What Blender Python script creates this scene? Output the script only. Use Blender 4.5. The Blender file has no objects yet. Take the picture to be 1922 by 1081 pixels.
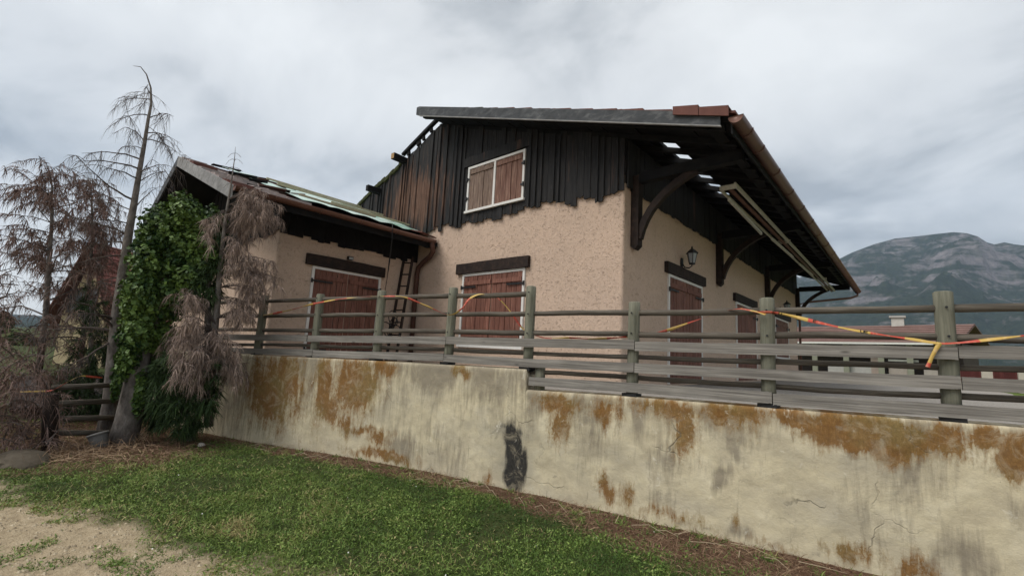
import bpy, math, random
import numpy as np
from mathutils import Vector, Matrix
random.seed(7); RNG = np.random.default_rng(7)
SC = bpy.context.scene; COL = SC.collection
R_ = math.radians
# ------------------------------------------------------------------ camera
IW, IH, FPX = 1922.0, 1081.0, 848.94
CAM = np.array([3.76, -7.06, 0.0])            # eye level is z = 0; the lawn lies at GZ
GZ = -1.67
def _rot(yaw, pitch, roll):
    cy, sy, cp, sp = math.cos(yaw), math.sin(yaw), math.cos(pitch), math.sin(pitch)
    f = np.array([sy*cp, cy*cp, sp]); r = np.array([cy, -sy, 0.0]); u = np.cross(r, f)
    cr, sr = math.cos(roll), math.sin(roll)
    return np.array([cr*r + sr*u, -sr*r + cr*u, f])
RM = _rot(R_(-41.926), R_(7.974), R_(2.990))
cam_d = bpy.data.cameras.new('camera'); cam = bpy.data.objects.new('camera', cam_d); COL.objects.link(cam)
cam_d.sensor_width = 36.0; cam_d.lens = 36.0*FPX/IW; cam_d.clip_start = 0.05; cam_d.clip_end = 20000
M = Matrix.Identity(4)
for i in range(3):
    M[i][0], M[i][1], M[i][2], M[i][3] = RM[0][i], RM[1][i], -RM[2][i], CAM[i]
cam.matrix_world = M; SC.camera = cam
# ------------------------------------------------------------------ sky, sun, exposure
SUN_EL, SUN_AZ = R_(52), R_(205)              # azimuth clockwise from +Y: behind the viewer's left shoulder
W = bpy.data.worlds.new('World'); SC.world = W; W.use_nodes = True
nt = W.node_tree; nt.nodes.clear()
def wn(t, **k):
    n = nt.nodes.new(t)
    for a, b in k.items(): setattr(n, a, b)
    return n
out = wn('ShaderNodeOutputWorld'); bg1 = wn('ShaderNodeBackground'); bg2 = wn('ShaderNodeBackground'); mx = wn('ShaderNodeMixShader')
sky = wn('ShaderNodeTexSky', sky_type='NISHITA', sun_disc=False, sun_elevation=SUN_EL, sun_rotation=SUN_AZ)
nt.links.new(sky.outputs[0], bg1.inputs[0]); bg1.inputs[1].default_value = 0.1
tc = wn('ShaderNodeTexCoord'); sx = wn('ShaderNodeSeparateXYZ'); nt.links.new(tc.outputs['Generated'], sx.inputs[0])
# project the view direction on a cloud layer so that clouds flatten towards the horizon
zz = wn('ShaderNodeMath', operation='MAXIMUM'); nt.links.new(sx.outputs[2], zz.inputs[0]); zz.inputs[1].default_value = 0.0
za = wn('ShaderNodeMath', operation='ADD'); nt.links.new(zz.outputs[0], za.inputs[0]); za.inputs[1].default_value = 0.22
dv = wn('ShaderNodeVectorMath', operation='DIVIDE'); cb = wn('ShaderNodeCombineXYZ')
for i in range(3): nt.links.new(za.outputs[0], cb.inputs[i])
nt.links.new(tc.outputs['Generated'], dv.inputs[0]); nt.links.new(cb.outputs[0], dv.inputs[1])
n1 = wn('ShaderNodeTexNoise'); n1.inputs['Scale'].default_value = 1.15; n1.inputs['Detail'].default_value = 9; n1.inputs['Roughness'].default_value = .56; n1.inputs['Distortion'].default_value = .4
n2 = wn('ShaderNodeTexNoise'); n2.inputs['Scale'].default_value = .55; n2.inputs['Detail'].default_value = 4
mp = wn('ShaderNodeMapping'); mp.inputs['Location'].default_value = (3.1, 1.7, .4); mp.inputs['Scale'].default_value = (1.0, 1.25, 1.0)
nt.links.new(dv.outputs[0], mp.inputs[0]); nt.links.new(mp.outputs[0], n1.inputs['Vector']); nt.links.new(mp.outputs[0], n2.inputs['Vector'])
ad = wn('ShaderNodeMath', operation='MULTIPLY_ADD'); nt.links.new(n2.outputs[0], ad.inputs[0]); ad.inputs[1].default_value = .55
nt.links.new(n1.outputs[0], ad.inputs[2])
cr = wn('ShaderNodeValToRGB'); e = cr.color_ramp.elements
e[0].position = .63; e[0].color = (.235, .243, .250, 1); e[1].position = .95; e[1].color = (.535, .54, .535, 1)
k = e.new(.715); k.color = (.335, .343, .347, 1); k = e.new(.80); k.color = (.445, .450, .450, 1)
nt.links.new(ad.outputs[0], cr.inputs[0]); nt.links.new(cr.outputs[0], bg2.inputs[0]); bg2.inputs[1].default_value = 1.0
mx.inputs[0].default_value = .94
nt.links.new(bg1.outputs[0], mx.inputs[1]); nt.links.new(bg2.outputs[0], mx.inputs[2]); nt.links.new(mx.outputs[0], out.inputs[0])
sun_d = bpy.data.lights.new('sun', 'SUN'); sun_d.energy = 1.5; sun_d.angle = R_(35); sun_d.color = (1.0, .96, .90)
sun = bpy.data.objects.new('sun', sun_d); COL.objects.link(sun)
sd = Vector((math.sin(SUN_AZ)*math.cos(SUN_EL), math.cos(SUN_AZ)*math.cos(SUN_EL), math.sin(SUN_EL)))
sun.rotation_euler = sd.to_track_quat('Z', 'Y').to_euler()
SC.render.engine = 'CYCLES'
SC.view_settings.view_transform = 'Standard'; SC.view_settings.look = 'None'; SC.view_settings.gamma = 1.0
SC.view_settings.exposure = 0.95
SC.cycles.max_bounces = 6; SC.cycles.volume_bounces = 1
# ------------------------------------------------------------------ measuring: a sight line met with a real surface
def ray(px, py): return RM.T @ np.array([(px-IW/2)/FPX, -(py-IH/2)/FPX, 1.0])
def on_x(px, py, v): d = ray(px, py); return CAM + d*((v-CAM[0])/d[0])
def on_y(px, py, v): d = ray(px, py); return CAM + d*((v-CAM[1])/d[1])
def on_z(px, py, v): d = ray(px, py); return CAM + d*((v-CAM[2])/d[2])
def at(px, py, dist): d = ray(px, py); return CAM + d*(dist/math.hypot(d[0], d[1]))
# ------------------------------------------------------------------ mesh helpers
def V(*a): return np.array(a, float)
def unit(v): v = np.asarray(v, float); return v/(np.linalg.norm(v)+1e-12)
class MB:
    def __init__(s): s.v = []; s.f = []
    def add(s, vs, fs):
        o = len(s.v); s.v += [tuple(map(float, p)) for p in vs]; s.f += [tuple(i+o for i in f) for f in fs]; return s
    def box(s, x0, x1, y0, y1, z0, z1):
        return s.add([(x0,y0,z0),(x1,y0,z0),(x1,y1,z0),(x0,y1,z0),(x0,y0,z1),(x1,y0,z1),(x1,y1,z1),(x0,y1,z1)],
                     [(3,2,1,0),(4,5,6,7),(0,1,5,4),(1,2,6,5),(2,3,7,6),(3,0,4,7)])
    def prism(s, poly, off):
        n = len(poly); off = np.asarray(off, float); a = [np.asarray(p, float) for p in poly]
        nrm = sum((np.cross(a[i], a[(i+1) % n]) for i in range(n)), np.zeros(3))
        if nrm @ off > 0: a = a[::-1]
        return s.add(a + [p+off for p in a], [tuple(range(n)), tuple(range(2*n-1, n-1, -1))] + [(i, i+n, (i+1) % n+n, (i+1) % n) for i in range(n)])
    def beam(s, p0, p1, w, h, up=(0,0,1), seg=1, jit=0.0, bow=0.0):
        p0 = np.asarray(p0, float); p1 = np.asarray(p1, float); t = unit(p1-p0)
        a = unit(np.cross(t, up)); b = np.cross(a, t); vs = []; fs = []
        for i in range(seg+1):
            q = i/seg; c = p0+(p1-p0)*q + b*bow*math.sin(q*math.pi)
            for (sa, sb) in ((-1,-1),(1,-1),(1,1),(-1,1)):
                j = (random.uniform(-jit, jit), random.uniform(-jit, jit)) if jit else (0, 0)
                vs.append(c + a*(sa*w/2+j[0]*.3) + b*(sb*h/2+j[1]))
        for i in range(seg):
            o = i*4
            for k in range(4): fs.append((o+k, o+(k+1) % 4, o+4+(k+1) % 4, o+4+k))
        fs += [(3,2,1,0), tuple(seg*4+k for k in range(4))]
        return s.add(vs, fs)
    def tube(s, pts, rad, n=8, cap=True, jit=0.0):
        pts = [np.asarray(p, float) for p in pts]; m = len(pts)
        if not hasattr(rad, '__len__'): rad = [rad]*m
        vs = []; fs = []; ref = V(0,0,1)
        t0 = unit(pts[1]-pts[0])
        if abs(t0[2]) > .9: ref = V(1,0,0)
        for i in range(m):
            t = unit(pts[min(i+1, m-1)]-pts[max(i-1, 0)])
            a = unit(np.cross(t, ref)); b = np.cross(t, a)
            for k in range(n):
                q = 2*math.pi*k/n; r = rad[i]*(1+random.uniform(-jit, jit))
                vs.append(pts[i]+(a*math.cos(q)+b*math.sin(q))*r)
        for i in range(m-1):
            for k in range(n): fs.append((i*n+k, (i+1)*n+k, (i+1)*n+(k+1) % n, i*n+(k+1) % n))
        if cap: fs += [tuple(range(n)), tuple((m-1)*n+k for k in range(n-1, -1, -1))]
        return s.add(vs, fs)
    def build(s, name, mat, parent=None, smooth=False):
        me = bpy.data.meshes.new(name); me.from_pydata(s.v, [], s.f); me.update()
        if smooth: me.polygons.foreach_set('use_smooth', [True]*len(me.polygons))
        return link(name, me, mat, parent)
def link(name, me, mat, parent=None):
    o = bpy.data.objects.new(name, me); COL.objects.link(o)
    if mat is not None and not me.materials: me.materials.append(mat)
    if parent is not None:
        o.parent = parent; o.matrix_parent_inverse = Matrix.Translation(parent_loc(parent)).inverted()
    return o
def parent_loc(p):
    q = Vector(p.location)
    if p.parent is not None and p.type != 'EMPTY': q = Vector((0, 0, 0))
    return q
def empty(name, loc, label, cat, group=None):
    o = bpy.data.objects.new(name, None); COL.objects.link(o); o.location = [float(c) for c in loc]; o.empty_display_size = .2
    return tag(o, label, cat, group)
def tag(o, label, cat, group=None):
    o['label'] = label; o['category'] = cat
    if group: o['group'] = group
    return o
def structure(o): o['kind'] = 'structure'; return o
def stuff(o): o['kind'] = 'stuff'; return o
def tri_mesh(name, vs, tris, mat, parent=None, tint=None, smooth=False):
    vs = np.asarray(vs, np.float32); tris = np.asarray(tris, np.int32); me = bpy.data.meshes.new(name)
    me.vertices.add(len(vs)); me.vertices.foreach_set('co', vs.ravel())
    k = tris.shape[1]; me.loops.add(tris.size); me.loops.foreach_set('vertex_index', tris.ravel())
    me.polygons.add(len(tris)); me.polygons.foreach_set('loop_start', np.arange(0, tris.size, k, dtype=np.int32))
    me.polygons.foreach_set('use_smooth', [smooth]*len(tris))
    if tint is not None:
        a = me.attributes.new('tint', 'FLOAT', 'POINT'); a.data.foreach_set('value', np.asarray(tint, np.float32))
    me.update(calc_edges=True); me.validate()
    return link(name, me, mat, parent)
def vnoise(x, y, seed=0):
    x = np.asarray(x, float); y = np.asarray(y, float); xi = np.floor(x).astype(np.int64); yi = np.floor(y).astype(np.int64); fx = x-xi; fy = y-yi
    def h(a, b):
        n = (a*374761393 + b*668265263 + seed*2147483647) & 0xffffffff
        n = ((n ^ (n >> 13))*1274126177) & 0xffffffff
        return ((n ^ (n >> 16)) & 0xffff)/65535.0
    u = fx*fx*(3-2*fx); v = fy*fy*(3-2*fy)
    return (h(xi,yi)*(1-u)+h(xi+1,yi)*u)*(1-v)+(h(xi,yi+1)*(1-u)+h(xi+1,yi+1)*u)*v
def fbm(x, y, o=5, seed=0, g=.5):
    s = 0; a = 1; n = 0
    for i in range(o): s = s+a*vnoise(x*2**i, y*2**i, seed+i*17); n += a; a *= g
    return s/n
def sstep(a, b, x): t = np.clip((x-a)/(b-a), 0, 1); return t*t*(3-2*t)
# ------------------------------------------------------------------ material helpers
class MT:
    def __init__(s, name, rough=.8, spec=.3, metal=0.0):
        s.m = bpy.data.materials.new(name); s.m.use_nodes = True; s.nt = s.m.node_tree
        s.b = s.nt.nodes['Principled BSDF']; s.b.inputs['Roughness'].default_value = rough
        s.b.inputs['Specular IOR Level'].default_value = spec; s.b.inputs['Metallic'].default_value = metal
        g = s.nt.nodes.new('ShaderNodeNewGeometry'); s.pos = g.outputs['Position']; s.geo = g
    def n(s, t, **k):
        q = s.nt.nodes.new(t)
        for a, b in k.items(): setattr(q, a, b)
        return q
    def ln(s, a, b): s.nt.links.new(a, b)
    def mapv(s, scale=(1,1,1), loc=(0,0,0), rot=(0,0,0), vec=None):
        q = s.n('ShaderNodeMapping'); q.inputs['Scale'].default_value = scale; q.inputs['Location'].default_value = loc; q.inputs['Rotation'].default_value = rot
        s.ln(vec if vec is not None else s.pos, q.inputs[0]); return q.outputs[0]
    def noise(s, scale, detail=5, rough=.55, vec=None, dist=0):
        q = s.n('ShaderNodeTexNoise'); q.inputs['Scale'].default_value = scale; q.inputs['Detail'].default_value = detail
        q.inputs['Roughness'].default_value = rough; q.inputs['Distortion'].default_value = dist
        s.ln(vec if vec is not None else s.pos, q.inputs['Vector']); return q.outputs[0]
    def ramp(s, fac, *st):
        q = s.n('ShaderNodeValToRGB'); e = q.color_ramp.elements
        while len(e) < len(st): e.new(.5)
        for el, (p, c) in zip(e, st):
            el.position = p; el.color = (c, c, c, 1) if not hasattr(c, '__len__') else (*c, 1)
        s.ln(fac, q.inputs[0]); return q.outputs[0]
    def mix(s, fac, a, b, mode='MIX'):
        q = s.n('ShaderNodeMix', data_type='RGBA', blend_type=mode)
        for i, v in ((0, fac), (6, a), (7, b)):
            if hasattr(v, 'is_linked') or hasattr(v, 'links'): s.ln(v, q.inputs[i])
            elif i == 0: q.inputs[0].default_value = v
            else: q.inputs[i].default_value = (*v, 1)
        return q.outputs[2]
    def math(s, op, a, b=0.0, c=None):
        q = s.n('ShaderNodeMath', operation=op)
        for i, v in ((0, a), (1, b), (2, c)):
            if v is None: continue
            if hasattr(v, 'links'): s.ln(v, q.inputs[i])
            else: q.inputs[i].default_value = v
        return q.outputs[0]
    def attr(s, name): q = s.n('ShaderNodeAttribute', attribute_name=name); return q.outputs['Fac']
    def rnd(s): return s.n('ShaderNodeObjectInfo').outputs['Random']
    def col(s, c):
        if hasattr(c, 'links'): s.ln(c, s.b.inputs['Base Color'])
        else: s.b.inputs['Base Color'].default_value = (*c, 1)
        return s
    def bump(s, h, strength=.5, dist=.02):
        q = s.n('ShaderNodeBump'); q.inputs['Strength'].default_value = strength; q.inputs['Distance'].default_value = dist
        s.ln(h, q.inputs['Height']); s.ln(q.outputs[0], s.b.inputs['Normal']); return s
def wood(name, c0, c1, c2, scale, rough=.85, bump=.4, var=.35, knots=False):
    t = MT(name, rough, .2)
    r = t.rnd(); off = t.n('ShaderNodeCombineXYZ'); m = t.math('MULTIPLY', r, 37.0)
    for i in range(3): t.ln(m, off.inputs[i])
    va = t.n('ShaderNodeVectorMath', operation='ADD'); t.ln(t.pos, va.inputs[0]); t.ln(off.outputs[0], va.inputs[1])
    g = t.noise(1.0, 7, .65, t.mapv(scale, vec=va.outputs[0]), .3)
    p = t.noise(2.2, 4, .6, va.outputs[0])
    c = t.ramp(g, (.3, c0), (.52, c1), (.72, c2))
    c = t.mix(t.ramp(p, (.35, 0.0), (.7, var)), c, c0)
    c = t.mix(t.math('MULTIPLY', r, var), c, tuple(x*.62 for x in c1))
    if knots:
        vo = t.n('ShaderNodeTexVoronoi'); vo.inputs['Scale'].default_value = 1.0; t.ln(t.mapv((2.6, 2.6, 7.5), vec=va.outputs[0]), vo.inputs['Vector'])
        c = t.mix(t.ramp(vo.outputs['Distance'], (.04, .8), (.13, 0.0)), c, tuple(x*.35 for x in c1))
    t.col(c); t.bump(g, bump, .006); return t.m
def plain(name, c, rough=.6, spec=.3, metal=0.0, var=.25, sc=6, bump=.15):
    t = MT(name, rough, spec, metal); g = t.noise(sc, 6, .6)
    t.col(t.mix(t.ramp(g, (.35, 0.0), (.7, var)), c, tuple(x*.45 for x in c))); t.bump(t.noise(sc*8, 4), bump, .004); return t.m
def leafm(name, c0, c1, rough=.6, trans=.15):
    t = MT(name, rough, .25); a = t.attr('tint'); t.col(t.ramp(a, (0, c0), (1, c1)))
    return t.m
MATS = {}
# rough sprayed render
t = MT('render_plaster', .95, .1)
a = t.noise(1.0, 5, .6, t.mapv((16, 16, 11)), 1.2); b = t.noise(46, 4, .6); big = t.noise(.7, 5, .6)
c = t.mix(t.ramp(big, (.3, 0.0), (.75, 1.0)), (.615, .46, .352), (.52, .395, .308))
pit = t.ramp(t.noise(1.0, 3, .5, t.mapv((15, 15, 24), (3, 5, 1)), 1.8), (.33, 1.0), (.39, 0.0))
c = t.mix(t.math('MULTIPLY', pit, .5), c, (.27, .19, .14)); c = t.mix(t.ramp(a, (.38, .22), (.55, 0.0)), c, (.38,.28,.21))
t.col(c); h = t.math('MULTIPLY_ADD', b, .3, a); h = t.math('MULTIPLY_ADD', pit, -.5, h); t.bump(h, .8, .026); MATS['plaster'] = t.m
# charred boards: black char, bared brown wood where the fire only licked it
t = MT('charred_cladding', .8, .25)
r = t.rnd(); g = t.noise(1.0, 6, .65, t.mapv((34, 34, 2.2)), .4)
sp = t.n('ShaderNodeVectorMath', operation='SUBTRACT'); t.ln(t.pos, sp.inputs[0]); sp.inputs[1].default_value = (-6.35, 0, 3.95)
sm = t.n('ShaderNodeVectorMath', operation='MULTIPLY'); t.ln(sp.outputs[0], sm.inputs[0]); sm.inputs[1].default_value = (.50, .5, .75)
le = t.n('ShaderNodeVectorMath', operation='LENGTH'); t.ln(sm.outputs[0], le.inputs[0])
core = t.ramp(le.outputs['Value'], (.25, 1.0), (1.0, 0.0))
q = t.math('MULTIPLY_ADD', core, .40, t.noise(1.0, 5, .6, t.mapv((7, 7, 1.0))))
q = t.math('MULTIPLY_ADD', r, .16, q)
brn = t.ramp(g, (.3, (.045, .022, .014)), (.55, (.12, .062, .04)), (.75, (.26, .17, .12)))
blk = t.ramp(g, (.35, (.008, .008, .009)), (.7, (.030, .028, .027)))
t.col(t.mix(t.ramp(q, (.71, 0.0), (.95, 1.0)), t.mix(t.ramp(t.noise(1.0, 5, .7, t.mapv((40, 40, 3.5), (2, 4, 6))), (.60, 0.0), (.74, .75)), blk, (.085,.078,.074)), brn)); t.bump(g, .5, .008); MATS['char'] = t.m
MATS['soot'] = wood('sooted_timber', (.004,.004,.005), (.009,.0085,.009), (.020,.017,.015), (6, 6, 6), .8, .4, .3)
MATS['darkwood'] = wood('dark_brown_timber', (.012,.008,.007), (.028,.018,.014), (.06,.036,.026), (9, 9, 9), .7, .4, .3)
MATS['greyboard'] = wood('weathered_board', (.10,.090,.080), (.27,.25,.222), (.45,.42,.375), (1.3, 1.3, 60), .85, .5, .4, True)
MATS['post'] = wood('treated_post', (.10,.10,.072), (.19,.187,.142), (.29,.28,.21), (34, 34, 2.2), .9, .6, .3)
MATS['rail'] = wood('round_rail', (.05,.042,.034), (.13,.112,.09), (.25,.225,.185), (1.8, 1.8, 46), .9, .5, .4)
MATS['shutter'] = wood('stained_shutter', (.085,.036,.027), (.24,.105,.075), (.42,.225,.165), (38, 38, 2.0), .6, .4, .6)
MATS['oldshutter'] = wood('faded_shutter', (.10,.045,.035), (.21,.115,.085), (.42,.28,.21), (42, 42, 3.0), .8, .4, .3)
MATS['greyshutter'] = wood('greyed_shutter', (.10,.065,.05), (.22,.155,.12), (.42,.32,.25), (42, 42, 3.0), .8, .4, .3)
MATS['white'] = plain('white_frame_paint', (.72,.70,.66), .5, .4, var=.2, sc=9)
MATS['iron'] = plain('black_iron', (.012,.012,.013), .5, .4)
MATS['copper'] = plain('brown_gutter', (.16,.076,.052), .42, .4, .15, .5, 3)
MATS['tile'] = plain('clay_tile', (.155,.068,.054), .8, .2, var=.5, sc=5)
MATS['moss'] = plain('mossy_tile', (.06,.065,.03), .95, .1, var=.6, sc=9, bump=.6)
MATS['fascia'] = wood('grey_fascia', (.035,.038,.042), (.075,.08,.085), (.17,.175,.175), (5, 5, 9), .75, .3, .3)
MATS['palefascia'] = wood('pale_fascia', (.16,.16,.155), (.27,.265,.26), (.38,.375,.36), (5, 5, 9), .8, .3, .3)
MATS['awning'] = plain('aged_awning_metal', (.46,.44,.36), .5, .4, 0, .6, 14)
MATS['glass'] = plain('lantern_glass', (.30,.32,.33), .15, .5, var=.2)
MATS['steel'] = plain('rusty_steel', (.10,.045,.03), .6, .4, .2, .5, 8)
MATS['rubber'] = plain('black_hose', (.012,.012,.012), .5, .4)
MATS['cut_lit_wood'] = plain('cut_lit_timber', (.38,.24,.12), .9, .1)  # tan of cut timber, also worn by the rail coloured as lit
MATS['debris'] = plain('pale_debris', (.40,.34,.32), .9, .1, var=.5, sc=7)
t = MT('tarpaulin', .45, .4); g = t.noise(1.2, 5, .6); st = t.noise(1.0, 3, .5, t.mapv((6, .7, 6)))
c = t.mix(t.ramp(st, (.42, 0.0), (.58, 1.0)), (.40,.56,.49), (.58,.68,.63)); c = t.mix(t.ramp(g, (.56, 0.0), (.66, .9)), c, (.06,.30,.20))
t.col(c); t.bump(t.noise(9, 4), .3, .02); MATS['tarp'] = t.m
MATS['bark'] = wood('grey_bark', (.06,.052,.046), (.165,.145,.13), (.31,.285,.26), (14, 14, 7), .95, 1.0, .3)
MATS['barkbrown'] = wood('tan_bark', (.13,.09,.055), (.25,.18,.11), (.36,.27,.17), (16, 16, 5), .95, 1.0, .3)
MATS['twig'] = plain('dead_twig', (.105,.085,.075), .95, .1, var=.4)
MATS['deadneedle'] = leafm('dead_needles', (.13,.094,.078), (.46,.35,.29), .9)
MATS['reddead'] = leafm('russet_needles', (.090,.058,.048), (.29,.195,.165), .9)
MATS['ivy'] = leafm('ivy_leaf', (.014,.042,.012), (.17,.26,.055), .5)
MATS['conifer'] = leafm('conifer_green', (.010,.026,.008), (.055,.095,.028), .7)
t = MT('grass_blade', .6, .25); t.col(t.ramp(t.attr('tint'), (0, (.032,.072,.012)), (.5, (.112,.180,.034)), (.90, (.225,.285,.072)), (.97, (.37,.31,.14)))); MATS['grass'] = t.m
MATS['dry'] = leafm('dry_weed', (.10,.048,.030), (.44,.31,.195), .9)
MATS['hedge'] = leafm('far_leaves', (.03,.05,.015), (.12,.14,.05), .8)
# ------------------------------------------------------------------ the retaining wall and the fence line
POSTS = [(-7.46,-4.80), (-6.20,-4.40), (-4.94,-3.994), (-3.63,-3.598), (-2.404,-3.198), (-1.188,-2.815), (.05,-2.548), (1.327,-2.229), (2.662,-2.028), (3.953,-1.701), (5.25,-1.45), (6.55,-1.2), (7.85,-.95)]
RAILZ = [.33, .36, .391, .424, .455, .483, .493, .516, .533, .558, .58, .60, .62]   # axis height of the rail that runs the whole way
STEP = 6                                                                        # post at which the wall steps down
P2 = [np.array(p) for p in POSTS]
TAN = [unit(P2[min(i+1, len(P2)-1)]-P2[max(i-1, 0)]) for i in range(len(P2))]
NRM = [np.array([t_[1], -t_[0]]) for t_ in TAN]                                 # towards the viewer
CUM = np.concatenate([[0], np.cumsum([np.linalg.norm(P2[i+1]-P2[i]) for i in range(len(P2)-1)])])
def fpos(u, off=0.0):
    """point of the fence line at post index u (fractional), off metres towards the lawn"""
    i = int(min(max(math.floor(u), 0), len(P2)-2)); q = u-i
    return P2[i]*(1-q)+P2[i+1]*q+(NRM[i]*(1-q)+NRM[i+1]*q)*off
def frail(u):
    i = int(min(max(math.floor(u), 0), len(P2)-2)); q = u-i; return RAILZ[i]*(1-q)+RAILZ[i+1]*q
def on_fence(px, py, off=0.0):
    d = ray(px, py); best = None
    for i in range(len(P2)-1):
        a = fpos(i, off); b = fpos(i+.9999, off); tt = unit(b-a); n = np.array([-tt[1], tt[0]])
        k = (n@(a-CAM[:2]))/(n@d[:2]); p = CAM+d*k; s = (p[:2]-a)@tt/np.linalg.norm(b-a)
        if k > 0 and -.01 <= s <= 1.01: best = (i+s, p)
    return best
WOFF = .115
def ground_z(x, y):
    """the lawn: nearly level, slightly uneven, a touch lower by the trees"""
    return GZ - .05*sstep(-2, -6, x) + .05*(fbm(x*.6+3, y*.6+9, 3, 5)-.5) + .03*(fbm(x*2.5, y*2.5, 3, 8)-.5)
# ================================================================== THE SETTING
def axis(fine0, fine1, step, far):
    a = np.arange(fine0, fine1+1e-6, step); g = [fine1]; s = step
    while g[-1] < far: s *= 1.35; g.append(g[-1]+s)
    h = [fine0]; s = step
    while h[-1] > -far: s *= 1.35; h.append(h[-1]-s)
    return np.concatenate([h[1:][::-1], a, g[1:]])
gx = axis(-11, 8, .11, 4600); gy = axis(-10.5, 0, .11, 4600)
X, Y = np.meshgrid(gx, gy, indexing='ij'); Zg = ground_z(X, Y)
nx, ny = X.shape; idx = np.arange(nx*ny).reshape(nx, ny)
quads = np.stack([idx[:-1,:-1], idx[1:,:-1], idx[1:,1:], idx[:-1,1:]], -1).reshape(-1, 4)
def bare(x, y):
    """bare sandy soil, 0 (turf) to 1 (soil), by the track at the lower left"""
    a = on_z(0, 912, GZ)[:2]; b = on_z(540, 1090, GZ)[:2]; tt = unit(b-a); n = np.array([tt[1], -tt[0]])
    d = (x-a[0])*n[0]+(y-a[1])*n[1]
    return sstep(-.28, .30, d+.8*(fbm(x*1.7, y*1.7, 4, 31)-.5)+.3*(fbm(x*6, y*6, 3, 77)-.5))
def wall_gap(x, y):
    """distance in front of the wall face"""
    x = np.asarray(x, float); y = np.asarray(y, float); best = np.full(x.shape, 1e9)
    for i in range(len(P2)-1):
        a = fpos(i, WOFF); b = fpos(i+.9999, WOFF); tt = unit(b-a); n = np.array([tt[1], -tt[0]])
        s = np.clip(((x-a[0])*tt[0]+(y-a[1])*tt[1]), 0, np.linalg.norm(b-a)); dx = x-a[0]-tt[0]*s; dy = y-a[1]-tt[1]*s
        d = np.hypot(dx, dy)*np.sign(dx*n[0]+dy*n[1]+1e-9); best = np.where(np.abs(d) < np.abs(best), d, best)
    return best
def weedy(x, y):
    """strip of dead brown weeds along the wall foot and under the trees"""
    d = wall_gap(x, y); w = .46+.50*sstep(-.5, 3.0, x)+.25*(fbm(x*1.1, y*1.1, 3, 9)-.5)
    s = 1-sstep(w*.55, w*1.25, d+.25*(fbm(x*4, y*4, 3, 3)-.5))
    tr = 1-sstep(1.0, 2.1, np.hypot((x+6.4)*.62, (y+5.7)*1.0)+.6*(fbm(x*2, y*2, 3, 4)-.5))
    return np.maximum(s*(d > -.4), tr)
t = MT('lawn_soil', .95, .1); br = t.attr('tint'); nz = t.noise(9, 6, .65); pb = t.noise(60, 4, .7)
turf = t.ramp(nz, (.3, (.030,.045,.014)), (.7, (.075,.085,.030)))
soil = t.ramp(t.math('MULTIPLY_ADD', pb, .45, t.math('MULTIPLY', nz, .6)), (.3, (.25,.19,.118)), (.55, (.44,.35,.23)), (.75, (.57,.475,.335)))
litt = t.ramp(pb, (.3, (.07,.036,.024)), (.7, (.20,.125,.078)))
c = t.mix(t.ramp(br, (.52, 0.0), (.9, 1.0)), turf, soil); c = t.mix(t.ramp(br, (.12, 1.0), (.42, 0.0)), c, litt)
t.col(c); t.bump(t.math('MULTIPLY_ADD', pb, .4, nz), .9, .05); MATS['ground'] = t.m
msk = .5+.5*bare(X, Y)-.5*weedy(X, Y)
structure(tri_mesh('ground', np.stack([X, Y, Zg], -1).reshape(-1, 3), quads, MATS['ground'], tint=msk.ravel(), smooth=True))
# raised plateau behind the wall: gravel by the house, meadow beyond
t = MT('terrace_ground', .95, .1); nz = t.noise(30, 5, .7); n3 = t.noise(.25, 4)
sx_ = t.n('ShaderNodeSeparateXYZ'); t.ln(t.pos, sx_.inputs[0])
far = t.ramp(t.math('MULTIPLY_ADD', n3, 6.0, sx_.outputs[1]), (0, 0.0), (1, 1.0))
far = t.math('MULTIPLY', t.math('GREATER_THAN', t.math('MULTIPLY_ADD', n3, 5.0, t.math('MAXIMUM', sx_.outputs[1], t.math('MULTIPLY', sx_.outputs[0], 3.0))), 20.5), 1.0)
t.col(t.mix(far, t.ramp(nz, (.3, (.20,.18,.16)), (.7, (.40,.37,.33))), t.ramp(nz, (.3, (.06,.10,.02)), (.7, (.16,.20,.05)))))
t.bump(nz, .5, .02); MATS['terrace'] = t.m
edge = [fpos(u, -.05) for u in np.arange(0, len(P2)-1+.01, .5)]
poly = [V(p[0], p[1], -2.0) for p in edge] + [V(40, 6, -2), V(400, 60, -2), V(400, 400, -2), V(-60, 400, -2), V(-14.2, 40, -2), V(-14.2, -3.9, -2), V(-9.5, -3.9, -2)]
structure(MB().prism(poly, (0, 0, 1.48)).build('terrace', MATS['terrace']))
# ---- mountain range: a height field beyond the valley
prof_px = [(1500,520),(1560,492),(1600,472),(1640,457),(1680,446),(1720,442),(1760,437),(1790,434),(1815,436),(1835,442),(1852,453),(1866,457),(1885,453),(1905,457),(1922,459)]
RD = 3200.0
pa = []
for (a_, b_) in prof_px:
    p = at(a_, b_, RD)-CAM; pa.append((math.atan2(p[0], p[1]), p[2]))
pa = np.array(pa); az0 = pa[0, 0]; az1 = pa[-1, 0]
azs = np.concatenate([np.linspace(az0-2.3, az0, 150, endpoint=False), np.linspace(az0, az1, 300), np.linspace(az1, az1+1.6, 160)[1:]])
Hh = np.interp(azs, pa[:, 0], pa[:, 1])
lo = azs < az0; Hh[lo] = pa[0, 1]*(1-sstep(0, .85, az0-azs[lo]))+40+30*fbm(azs[lo]*9, azs[lo]*0, 4, 3)
hi = azs > az1; Hh[hi] = pa[-1, 1]*(.8+.45*fbm((azs[hi]-az1)*5, azs[hi]*0, 5, 12)-.2*sstep(0, 1.5, azs[hi]-az1)) + (pa[-1, 1]*.0)
rs = np.concatenate([np.linspace(900, 3200, 210), np.linspace(3230, 4300, 30)])
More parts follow.
